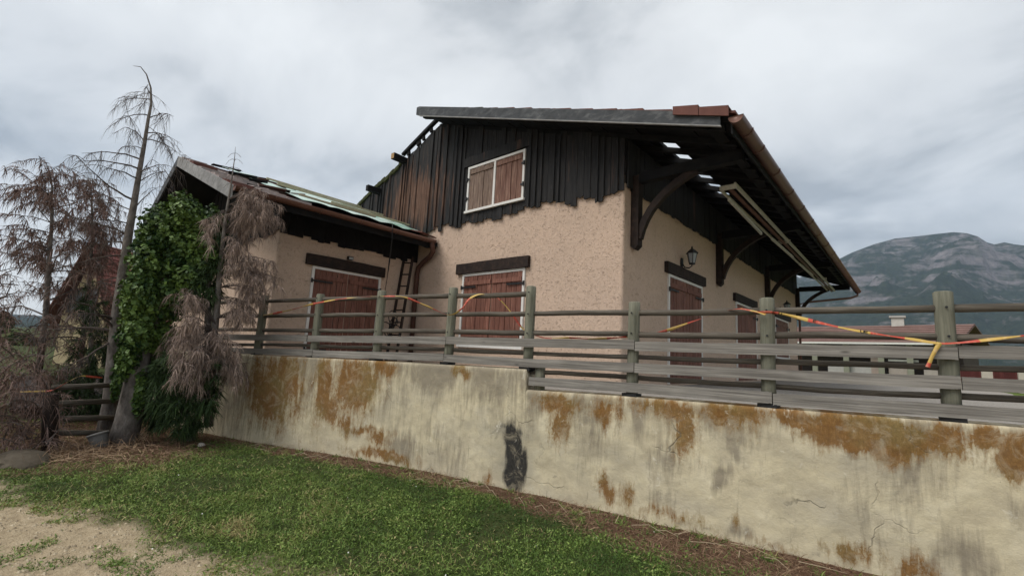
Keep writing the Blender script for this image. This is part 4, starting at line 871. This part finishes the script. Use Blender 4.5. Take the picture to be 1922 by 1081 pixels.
lv = leaves([(345,405,48,38,0),(398,425,34,34,-.1),(385,480,44,46,-.15),(372,470,42,50,-.1),(352,530,48,55,-.1),(300,440,50,50,.1),(275,490,42,55,0),(330,480,55,60,.1),(262,560,45,55,-.1),(310,560,50,55,.1),(258,625,42,48,-.1),(300,640,42,40,.1),(240,668,26,40,-.1),(285,700,26,45,.2),(355,450,45,45,.2),(262,740,15,40,-.12),(222,700,12,55,-.1)], 36000, .054, 9.2, .34, 3)
tri_mesh('ivy', *lv[:2], MATS['ivy'], T, tint=lv[2])
# -- green conifers: sprays of needles
def conifer(name, label, blobs, dist, n, seed, mat='conifer', trunk=None, slen=.16):
    T = empty(name, at(blobs[0][0], 820, dist), label, 'shrub' if trunk is None else 'tree'); r = np.random.default_rng(seed); st = Strands(); mb = MB(); ar = np.array([b[2]*b[3] for b in blobs]); ar = ar/ar.sum()
    if trunk: MB().tube(pxtrunk(trunk, dist), [.07, .05, .02], 8).build('trunk', MATS['bark'], T, True)
    for (cx, cy, rx, ry, dd), a in zip(blobs, ar):
        c = at(cx, cy, dist+dd); R1 = np.linalg.norm(at(cx+rx, cy, dist+dd)-c); R2 = np.linalg.norm(at(cx, cy+ry, dist+dd)-c)
        for k in range(max(int(n*a), 4)):
            d = r.normal(size=3); d /= np.linalg.norm(d); e = c+d*np.array([R1, R1*.8, R2])*r.uniform(.7, 1.05); s = c+d*np.array([R1, R1*.8, R2])*.25
            limb(mb, st, s, e, .06, .006, 150, slen, .011, .5, start=.3)
    mb.build('branches', MATS['twig'], T); st.build('needles', MATS[mat], T); return T
conifer('green_conifer', 'dark green conifer growing against the wing corner behind the ivy', [(400,500,42,42,0),(385,545,42,45,0),(405,450,28,35,0)], 8.95, 110, 3, trunk=[(392,800),(390,600),(392,430)])
conifer('low_conifer', 'dark green low conifer boughs at the left end of the wall', [(300,700,45,50,.2),(350,720,58,52,-.1),(395,715,38,34,-.2),(300,765,50,40,.3),(365,765,40,30,.2),(392,745,32,34,-.6),(345,760,50,36,-.4),(318,690,40,40,-.4),(402,700,26,30,-.6),(345,795,52,24,-.1),(300,735,36,50,-.2),(385,775,26,24,-.3)], 9.1, 420, 4)
conifer('back_conifer', 'dark green conifer behind the bare trunk near the low fence', [(175,570,40,45,0),(165,640,50,50,0),(150,700,50,45,0),(185,690,40,60,0)], 12.0, 130, 5, trunk=[(170,820),(170,700),(172,560)])
conifer('dark_shrub', 'dark evergreen shrub filling the gap behind the low fence and trunks', [(150,770,55,50,0),(215,740,45,60,.2),(275,760,55,60,.2),(330,770,45,40,.3),(120,720,40,40,.3),(250,680,40,40,.4)], 11.9, 330, 6)
T = empty('dead_thicket', at(40, 800, 11.2), 'tangled grey brown dead twigs between the far left trees', 'shrub'); mb = MB(); st = Strands(); rr = random.Random(12)
for k in range(150):
    a = at(rr.uniform(-60, 135), rr.uniform(500, 800), rr.uniform(10.6, 11.6)); b = a+np.array([rr.uniform(-.8, .6), rr.uniform(-.5, .5), rr.uniform(-.3, .5)]); b[2] = max(b[2], GZ+.02); limb(mb, st, a, b, .10, .009, 44, .15, .008, .8)
mb.build('branches', MATS['twig'], T); st.build('dead_needles', MATS['reddead'], T)
# -- drooping dead brown conifer in front of the wing
T = empty('drooping_dead_conifer', at(400, 800, 8.75), 'drooping tan brown dead conifer between the ivy and the wing door', 'tree')
MB().tube(pxtrunk([(352,845),(384,735),(402,640),(409,560),(415,480),(425,400),(434,345),(440,300),(442,276)], [9.3,9.0,8.8,8.75,8.75,8.75,8.75,8.75,8.75]), [.06,.052,.048,.042,.034,.024,.012,.006,.0025], 9, jit=.06).build('trunk', MATS['bark'], T, True)
mb = MB(); st = Strands(); rr = random.Random(9)
for (y0, dl) in ((288,.18),(300,.22),(315,.22),(330,.25),(345,.3)):
    for s in (-1, 1): a = at(440-.1*(y0-290), y0, 8.75); limb(mb, st, a, at(440+s*dl*70, y0+8, 8.75+rr.uniform(-.2, .2)), .18, .004, 12, .06, .005, 1.0)
for (x0, y0, x1, y1, k) in [(428,375,500,375,3),(428,385,512,400,4),(424,400,480,395,3),(424,395,395,430,2),(420,430,470,430,4),(418,440,500,420,3),(420,450,455,470,3),(412,500,500,505,4),(412,520,505,535,4),(410,540,490,560,4),(412,470,450,500,3),(408,560,470,590,3),(405,620,350,640,3),(404,630,330,600,3),(404,640,440,700,4),(404,640,400,690,4),(405,650,360,700,4),(404,635,320,650,3),(404,640,425,660,4),(405,610,345,560,2),(405,600,460,600,3),(406,645,380,730,3),(406,645,436,715,4),(404,640,345,690,4),(404,625,415,640,3)]:
    for j in range(k+3):
        d = rr.uniform(-.55, .25); a = at(x0, y0, 8.75); b = at(x1+rr.uniform(-22, 22), y1+rr.uniform(-20, 20), 8.75+d)
        pts = limb(mb, st, a, b, .14, .008, 60, .13, .0075, .9, start=.35)
        for q in range(5):
            c = pts[rr.randint(4, 7)]; e = c+np.array([rr.uniform(-.14, .14), rr.uniform(-.14, .14), rr.uniform(-.22, .02)]); limb(mb, st, c, e, .12, .003, 130, .11, .0075, .9)
mb.build('crown', MATS['twig'], T); st.build('dead_needles', MATS['deadneedle'], T)
# ================================================================== LOW FENCE, SHED AND CLUTTER UNDER THE TREES
lf = empty('low_fence', at(95, 845, 9.15), 'dark low rail fence between the stump post and the trees', 'fence')
MB().tube([at(93, 842, 9.15), at(94, 790, 9.15), at(97, 738, 9.15)], [.085, .08, .075], 10, jit=.06).build('post', MATS['darkwood'], lf, True)
for y0, y1 in ((727, 722), (757, 752), (786, 783), (812, 812)): MB().tube([at(100, y0, 9.25), at(160, (y0+y1)/2, 9.5), at(222, y1, 9.9)], .04, 8).build('rail', MATS['rail'], lf, True)
lf2 = empty('low_fence', at(330, 815, 10.6), 'low fence with one rail coloured as if lit, glimpsed under the green boughs', 'fence')
for x in (292, 352): MB().beam(at(x, 825, 10.9), at(x, 770, 10.9), .12, .12, up=(0,1,0)).build('post', MATS['darkwood'], lf2)
for i, y in enumerate((780, 792, 806)): MB().beam(at(285, y, 10.8), at(365, y-2, 10.8), .03, .09).build('rail', MATS['cut_lit_wood'] if i == 1 else MATS['rail'], lf2)  # middle rail in paler wood: the light falling on it is painted in
sh = empty('garden_shed', at(150, 790, 15), 'small brown wooden shed behind the low fence', 'shed')
c = at(150, 800, 14.0); x, y = c[0], c[1]; zt = at(112, 732, 14.0)[2]+.15
MB().prism([V(x-1.6, y-1, GZ), V(x+1.4, y-1, GZ), V(x+1.4, y-1, zt-.38), V(x-.6, y-1, zt), V(x-1.6, y-1, zt-.25)], (0, 2, 0)).build('wall', plain('shed_board', (.10,.065,.045), .9), sh)
MB().prism([V(x-.6, y-1.15, zt+.04), V(x+1.6, y-1.15, zt-.38), V(x+1.6, y-1.15, zt-.30), V(x-.6, y-1.15, zt+.12)], (0, 2.3, 0)).build('roof', MATS['darkwood'], sh)
bk = at(192, 834, 9.0); bz = GZ-.02
tub = empty('bucket', (bk[0], bk[1], bz), 'grey bucket tipped beside the ivy trunk', 'bucket')
ax = unit(V(-.25, -.25, .9)); b0 = V(bk[0], bk[1], bz-.03)
MB().tube([b0, b0+ax*.04, b0+ax*.24], [.08, .09, .12], 16).build('body', plain('grey_plastic', (.09,.085,.08), .7), tub, True); MB().tube([b0+ax*.225, b0+ax*.25], .127, 16).build('rim', plain('pale_rim', (.24,.23,.215), .7), tub, True)
def rock(name, p, s, label, col):
    r = np.random.default_rng(int(abs(p[0]*100))); import bmesh
    bm = bmesh.new(); bmesh.ops.create_icosphere(bm, subdivisions=3, radius=1)
    for v in bm.verts:
        d = np.array(v.co); k = .75+.5*float(fbm(np.array(d[0]*1.6+9), np.array(d[1]*1.6+d[2]*1.9+4), 4, 3)); v.co = Vector((d*k*np.array(s)).tolist())
    me = bpy.data.meshes.new(name); bm.to_mesh(me); bm.free(); o = link(name, me, col); o.location = p; return tag(o, label, 'stone')
st_m = plain('field_stone', (.12,.10,.075), .95, .1, var=.5, sc=9, bump=.6)
p = on_z(38, 862, GZ); rock('boulder', (p[0], p[1], GZ-.05), (.42, .30, .15), 'grey boulder at the left edge under the russet brush', st_m)
p = on_z(378, 834, GZ); rock('stone', (p[0], p[1], GZ-.005), (.07, .05, .03), 'small pale stone near the left foot of the wall', plain('pale_stone', (.42,.39,.34), .9))
# ================================================================== NEIGHBOURS
def courses(a, b, e, f_, n, mat, parent, name='tile_course'):
    """tile courses on a roof plane: ridge a-b, eave e-f"""
    a, b, e, f_ = map(lambda q: V(*q), (a, b, e, f_)); nn = unit(np.cross(b-a, e-a)); nn = nn if nn[2] > 0 else -nn
    for k in range(n):
        q0, q1 = k/n, (k+1.12)/n; L0, R0 = a+(e-a)*q0, b+(f_-b)*q0; L1, R1 = a+(e-a)*q1, b+(f_-b)*q1
        MB().add([L0, R0, R1+nn*.05, L1+nn*.05, L1-nn*.02, R1-nn*.02], [(0,1,2,3), (3,2,5,4)]).build(name, mat, parent)
rose = plain('rose_tile', (.22,.135,.115), .85, .2, var=.45, sc=3)
nb = empty('neighbour_house', (1.5, 32, -.5), 'low house with rose tiled roof seen through the fence on the right', 'house')
A, B = V(-6.0, 34.9, 3.02), V(6.45, 31.3, 3.02); dr = unit(B-A); nf = V(dr[1], -dr[0], 0); nf = nf if nf[1] < 0 else -nf
E0, E1 = A+nf*3.2+V(0,0,-1.28), B+nf*3.2+V(0,0,-1.28)
MB().prism([A, B, E1, E0], (0, 0, -.08)).build('roof', rose, nb); MB().prism([A+V(0,0,-.01), B+V(0,0,-.01), B-nf*3.2+V(0,0,-1.28), A-nf*3.2+V(0,0,-1.28)], (0, 0, -.08)).build('roof', rose, nb)
courses(A+V(0,0,.02), B+V(0,0,.02), E0+V(0,0,.02), E1+V(0,0,.02), 9, rose, nb)
MB().beam(E0+nf*.08+V(0,0,-.06), E1+nf*.08-dr*1.1+V(0,0,-.06), .12, .12).build('gutter', MATS['white'], nb)
ch = V(*on_y(1685, 606, 32.2)); MB().box(ch[0]-.32, ch[0]+.32, 32.0, 32.8, 2.5, 3.52).build('chimney', plain('pale_render', (.55,.52,.47), .9), nb); MB().box(ch[0]-.42, ch[0]+.42, 31.9, 32.9, 3.52, 3.64).build('chimney_cap', plain('cap_stone', (.45,.43,.4), .9), nb)
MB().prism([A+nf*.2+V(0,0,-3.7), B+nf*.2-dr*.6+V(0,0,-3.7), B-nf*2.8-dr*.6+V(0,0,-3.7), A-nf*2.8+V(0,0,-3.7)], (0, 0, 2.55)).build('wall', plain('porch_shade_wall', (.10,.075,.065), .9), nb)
for q in (.42, .565, .71, .82, .93):
    c = A+(B-A)*q+nf*2.8; MB().beam(c+V(0,0,-3.7), c+V(0,0,-1.25), .30, .30, up=(0,1,0)).build('porch_post', plain('olive_post', (.26,.26,.20), .9), nb)
c = A+(B-A)*.69+nf*2.9
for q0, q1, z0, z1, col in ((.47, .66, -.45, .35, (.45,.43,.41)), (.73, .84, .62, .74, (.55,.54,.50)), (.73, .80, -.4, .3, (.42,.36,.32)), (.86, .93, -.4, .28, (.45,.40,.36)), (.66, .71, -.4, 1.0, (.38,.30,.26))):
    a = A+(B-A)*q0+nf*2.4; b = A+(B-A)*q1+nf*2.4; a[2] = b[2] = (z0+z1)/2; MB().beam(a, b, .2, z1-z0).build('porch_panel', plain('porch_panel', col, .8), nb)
# claustra fence further right
cl = empty('lattice_fence', (9, 20, -.5), 'maroon lattice fence with pale pillars at the right edge', 'fence')
maroon = plain('maroon_paint', (.11,.03,.026), .7); cream = plain('cream_pillar', (.50,.46,.38), .9)
L0 = at(1795, 720, 24.5); L1 = at(2100, 720, 22.0); L0[2] = L1[2] = -.5; dl = unit(L1-L0); Lt = np.linalg.norm((L1-L0)[:2]); back = V(-dl[1], dl[0], 0)
zt = at(1880, 690, 23.5)[2]; nbay = 4
for k in range(nbay+1):
    c = L0+dl*Lt*k/nbay; MB().beam(c, c+V(0,0,zt+.5), .34, .34, up=(0,1,0)).build('pillar', cream, cl)
for k in range(nbay):
    a = L0+dl*(Lt*k/nbay+.2); b = L0+dl*(Lt*(k+1)/nbay-.2); hgt = zt+.5-.08
    for z, h in ((.28, .5), (.62, .08), (.86, .07), (1.08, .07), (hgt, .08)):
        if z <= hgt+.01: MB().beam(a+V(0,0,z), b+V(0,0,z), .05, h).build('rail', maroon, cl)
    n = 12
    for j in range(n): c = a+(b-a)*((j+.5)/n); MB().beam(c+V(0,0,.3)-back*.04, c+V(0,0,hgt)-back*.04, .035, .085, up=dl).build('slat', maroon, cl)
w = L0+back*1.2; w1 = L1+back*1.2; tag(MB().prism([w, w1, w1+V(0,0,zt+.35), w+V(0,0,zt+.35)], back*.2).build('garden_wall', plain('pale_garden_wall', (.55,.52,.46), .9)), 'pale low garden wall just behind the maroon lattice', 'wall')
# left neighbour
ln = empty('neighbour_house', at(200, 640, 30), 'tall red tiled house with ochre gable behind the bare trees', 'house')
A = at(166, 452, 29); B = at(330, 470, 33); B[2] = A[2]; dr = unit(B-A); E0 = at(203, 606, 27.2); E1 = E0+(B-A); Z0 = -1.9
courses(A, B, E0, E1, 17, plain('red_tile', (.24,.085,.068), .85, var=.5, sc=2), ln)
O0 = A+(A-E0); O0[2] = E0[2]; O1 = O0+(B-A)
MB().prism([A+V(0,0,-.05), B+V(0,0,-.05), E1+V(0,0,-.05), E0+V(0,0,-.05)], (0,0,-.12)).build('roof', MATS['tile'], ln); MB().prism([A+V(0,0,-.05), B+V(0,0,-.05), O1+V(0,0,-.05), O0+V(0,0,-.05)], (0,0,-.12)).build('roof', MATS['tile'], ln)
i0, i1 = E0*.86+O0*.14, O0*.86+E0*.14; ins = dr*.5
ochre = plain('ochre_render', (.42,.34,.20), .9)
MB().prism([V(i0[0], i0[1], Z0)+ins, V(i1[0], i1[1], Z0)+ins, V(i1[0], i1[1], i1[2]+.2)+ins, A+V(0,0,-.5)+ins, V(i0[0], i0[1], i0[2]+.2)+ins], (B-A)*.92).build('wall', ochre, ln)
for q in (.3, .62):
    c = i0+(i1-i0)*q+ins; tdir = unit((i1-i0)*np.array([1,1,0])); cz = E0[2]+.4; wnd = MB().prism([V(c[0], c[1], cz)-dr*.02, V(c[0], c[1], cz)-dr*.02+tdir*.9, V(c[0], c[1], cz+1.2)-dr*.02+tdir*.9, V(c[0], c[1], cz+1.2)-dr*.02], -dr*.03).build('window', plain('window_dark', (.05,.05,.055), .2), ln)
# far hedges and trees on the left skyline
for i, (x, y, w_, h_, d_, lb) in enumerate(((18, 642, 40, 22, 60, 'olive hedge on the left skyline behind the russet brush'), (8, 600, 12, 14, 90, 'small dark tree on the left skyline above the hedge'))):
    T = empty('hedge' if i == 0 else 'far_tree', at(x, y+h_, d_), lb, 'hedge' if i == 0 else 'tree'); lv = leaves([(x, y, w_, h_, 0), (x+w_*.8, y+4, w_*.7, h_*.8, .5)], 2500, .45, d_, .5 if i == 0 else .1, 8+i); tri_mesh('crown', *lv[:2], MATS['hedge'], T, tint=lv[2])
    a = at(x, y, d_); MB().tube([V(a[0], a[1], -2), a], [.25, .1], 6).build('trunk', MATS['bark'], T)
# ================================================================== GRASS, WEEDS, LITTER
N = 1150000
gxp = RNG.uniform(-8.6, 5.2, N); gyp = RNG.uniform(-7.6, -1.9, N); dist = np.hypot(gxp-CAM[0], gyp-CAM[1])
wg_ = wall_gap(gxp, gyp); ba = bare(gxp, gyp); we = weedy(gxp, gyp); patchy = fbm(gxp*1.3+20, gyp*1.3, 4, 50)
keep = (wg_ > .02) & (dist > 1.2) & (RNG.random(N) < np.clip(1.15-1.3*ba, 0.0, 1)*(1-.9*we)*np.clip(.15+2.2*(patchy-.22), .1, 1.15)*np.clip(3.2/np.maximum(dist, 1), .22, 1)*.62)
tuft = (ba > .5) & (fbm(gxp*3.2, gyp*3.2, 3, 91) > .60) & (wg_ > .1) & (RNG.random(N) < .4)
keep |= tuft
gxp, gyp, patchy, dist, we, ba = gxp[keep], gyp[keep], patchy[keep], dist[keep], we[keep], ba[keep]; n = len(gxp); gz = ground_z(gxp, gyp)
lush = fbm(gxp*.55+3, gyp*.55+8, 4, 70); cl_ = fbm(gxp*3.1, gyp*3.1, 3, 88)
st = Strands(); D = rdir(n, 1.15, .5); D[:, 2] = np.abs(D[:, 2])
L = (.030+.045*RNG.random(n))*(.55+.95*lush)*(.6+.7*cl_)*(1-.4*ba)
st.add(np.stack([gxp, gyp, gz-.004], -1), D, L, .30, .0032+.0042*RNG.random(n)*(1+dist*.06), np.clip(RNG.normal(.44, .15, n)+1.2*(lush-.5)+.9*(cl_-.5)+.6*(patchy-.5)+1.0*(RNG.random(n) < .015+.12*(patchy < .38)), 0, 1))
stuff(tag(st.build('grass', MATS['grass']), 'short green grass of the lawn in front of the wall', 'grass'))
# broad leaves (clover and plantain) among the grass
m = 26000; ii = RNG.integers(0, n, m); ii = ii[(cl_[ii] > .45)]; m = len(ii); P = np.stack([gxp[ii]+RNG.normal(0, .02, m), gyp[ii]+RNG.normal(0, .02, m), gz[ii]+.018+.02*RNG.random(m)], -1)
nn = rdir(m, 1.6); u = np.cross(nn, RNG.normal(size=(m, 3))); u /= np.linalg.norm(u, axis=1, keepdims=True); v = np.cross(nn, u); s = (.006+.009*RNG.random(m))[:, None]
stuff(tag(tri_mesh('clover', np.stack([P-u*s, P-v*s*.6, P+u*s, P+v*s*.6], 1).reshape(-1, 3), np.arange(4*m).reshape(-1, 4), MATS['grass'], tint=np.repeat(np.clip(RNG.normal(.55, .2, m), 0, 1), 4)), 'small clover leaves scattered through the lawn', 'clover'))
st = Strands(); rr = random.Random(77)                    # taller tufts and weeds that the mower missed
for k in range(150):
    j = rr.randrange(n); c = np.array([gxp[j], gyp[j], gz[j]])
    if rr.random() < .45: p = fpos(rr.uniform(2, 9.4), WOFF+rr.uniform(.03, .5)); c = np.array([p[0], p[1], float(ground_z(p[0], p[1]))])
    m2 = rr.randint(10, 34); P = c+RNG.normal(0, .022, (m2, 3))*np.array([1, 1, 0]); D = rdir(m2, 1.0, .5); D[:, 2] = np.abs(D[:, 2]); st.add(P, D, (.05+.09*RNG.random(m2))*rr.uniform(.7, 1.3), .4, .004+.005*RNG.random(m2), np.clip(RNG.normal(rr.uniform(.3, .85), .12, m2), 0, 1))
stuff(tag(st.build('grass_tufts', MATS['grass']), 'taller grass tufts standing out of the lawn and weed strip', 'grass'))
m = 34; ii = RNG.integers(0, n, m); P = np.stack([gxp[ii], gyp[ii], gz[ii]+.05], -1); nn = rdir(m, 1.2); u = np.cross(nn, RNG.normal(size=(m, 3))); u /= np.linalg.norm(u, axis=1, keepdims=True); v = np.cross(nn, u); s = .0065
stuff(tag(tri_mesh('daisies', np.stack([P-u*s, P-v*s, P+u*s, P+v*s], 1).reshape(-1, 3), np.arange(4*m).reshape(-1, 4), MATS['white']), 'tiny white daisies dotted in the lawn', 'flowers'))
N = 420000
x_ = RNG.uniform(-9, 6, N); y_ = RNG.uniform(-7.6, -1.2, N); w_ = weedy(x_, y_); d_ = np.hypot(x_-CAM[0], y_-CAM[1]); k_ = (wall_gap(x_, y_) > .01) & (RNG.random(N) < w_*np.clip(4.0/d_, .3, 1))
x_, y_ = x_[k_], y_[k_]; n = len(x_); st = Strands(); D = rdir(n, .12, .5); D[:, 2] = np.abs(D[:, 2]); cl2 = fbm(x_*2.2, y_*2.2, 4, 15)
st.add(np.stack([x_, y_, ground_z(x_, y_)], -1), D, (.035+.12*RNG.random(n)**2)*(.5+cl2), .35, .0028+.0035*RNG.random(n), np.clip(RNG.normal(.30, .22, n)+.7*(cl2-.5), 0, 1))
stuff(tag(st.build('dead_weeds', MATS['dry']), 'dead brown weeds along the foot of the retaining wall', 'weeds'))
st = Strands()                                         # straw heap by the bucket and a tuft against the ivy trunk
for cx, cy, num, sp, up, ln2, mu in ((150, 838, 420, .45, .25, .38, .75), (205, 850, 260, .35, .2, .30, .7), (248, 828, 130, .10, 1.4, .38, .8), (120, 858, 160, .3, .2, .3, .6), (300, 842, 260, .5, .5, .16, .45)):
    c = on_z(cx, cy, GZ); P = np.stack([c[0]+RNG.normal(0, sp, num), c[1]+RNG.normal(0, sp*.6, num), np.full(num, GZ)], -1); D = rdir(num, up, .5); D[:, 2] = np.abs(D[:, 2]); st.add(P, D, ln2*(.4+.8*RNG.random(num)), .45, .007, np.clip(RNG.normal(mu, .18, num), 0, 1))
stuff(tag(st.build('straw', MATS['dry']), 'pale dry straw heaped around the bucket and trunk', 'straw'))
mb = MB(); rr = random.Random(21)                       # long fallen stalks on the weed strip
for k in range(46):
    u = rr.uniform(2.2, 9.2); p = fpos(u, WOFF+rr.uniform(.05, .5)); a = rr.uniform(-.5, .5)+(0 if rr.random() < .7 else 1.3); L = rr.uniform(.12, .4); z = float(ground_z(p[0], p[1]))+.03
    mb.tube([V(p[0], p[1], z), V(p[0]+math.cos(a)*L*.5, p[1]+math.sin(a)*L*.5, z+rr.uniform(.01, .05)), V(p[0]+math.cos(a)*L, p[1]+math.sin(a)*L, z+rr.uniform(-.02, .03))], [.0035, .003, .0015], 5)
stuff(tag(mb.build('fallen_stalks', plain('pale_stalk', (.42,.33,.22), .9)), 'pale broken stalks lying in the dead weeds', 'stalks'))
N = 90000; x_ = RNG.uniform(-7, 3, N); y_ = RNG.uniform(-8, -4, N); b_ = bare(x_, y_); cg = fbm(x_*1.9, y_*1.9, 4, 17); k_ = (b_ > .35) & (np.hypot(x_-CAM[0], y_-CAM[1]) > 1.4) & (RNG.random(N) < .10+.55*sstep(.45, .68, cg)); x_, y_ = x_[k_], y_[k_]; n = len(x_)
oct_ = np.array([(1,0,0),(-1,0,0),(0,1,0),(0,-1,0),(0,0,1),(0,0,-1)], float); s_ = (.003+.020*RNG.random(n)**4)
PV = np.stack([x_, y_, ground_z(x_, y_)], -1)[:, None, :]+oct_[None]*(s_[:, None, None]*(.6+.8*RNG.random((n, 6, 1))))*np.array([1, 1, .7])
TR = np.array([(0,2,4),(2,1,4),(1,3,4),(3,0,4),(2,0,5),(1,2,5),(3,1,5),(0,3,5)]); TR = (np.arange(n)[:, None, None]*6+TR[None]).reshape(-1, 3)
MATS['clod'] = leafm('soil_clod', (.18,.135,.085), (.56,.47,.33), .95)
stuff(tag(tri_mesh('soil_clods', PV.reshape(-1, 3), TR, MATS['clod'], tint=np.repeat(np.clip(RNG.normal(.5, .22, n), 0, 1), 6)), 'crumbs and pebbles on the bare sandy soil', 'soil'))
# ================================================================== AIR
t = bpy.data.materials.new('haze'); t.use_nodes = True; q = t.node_tree; q.nodes.clear(); o_ = q.nodes.new('ShaderNodeOutputMaterial'); pv = q.nodes.new('ShaderNodeVolumePrincipled')
pv.inputs['Color'].default_value = (.55, .72, .95, 1); pv.inputs['Density'].default_value = .00012; pv.inputs['Anisotropy'].default_value = .0; q.links.new(pv.outputs[0], o_.inputs['Volume'])
stuff(tag(MB().box(-4800, 4800, -4800, 4800, -60, 1350).build('haze', t), 'thin bluish haze in front of the mountain', 'haze'))
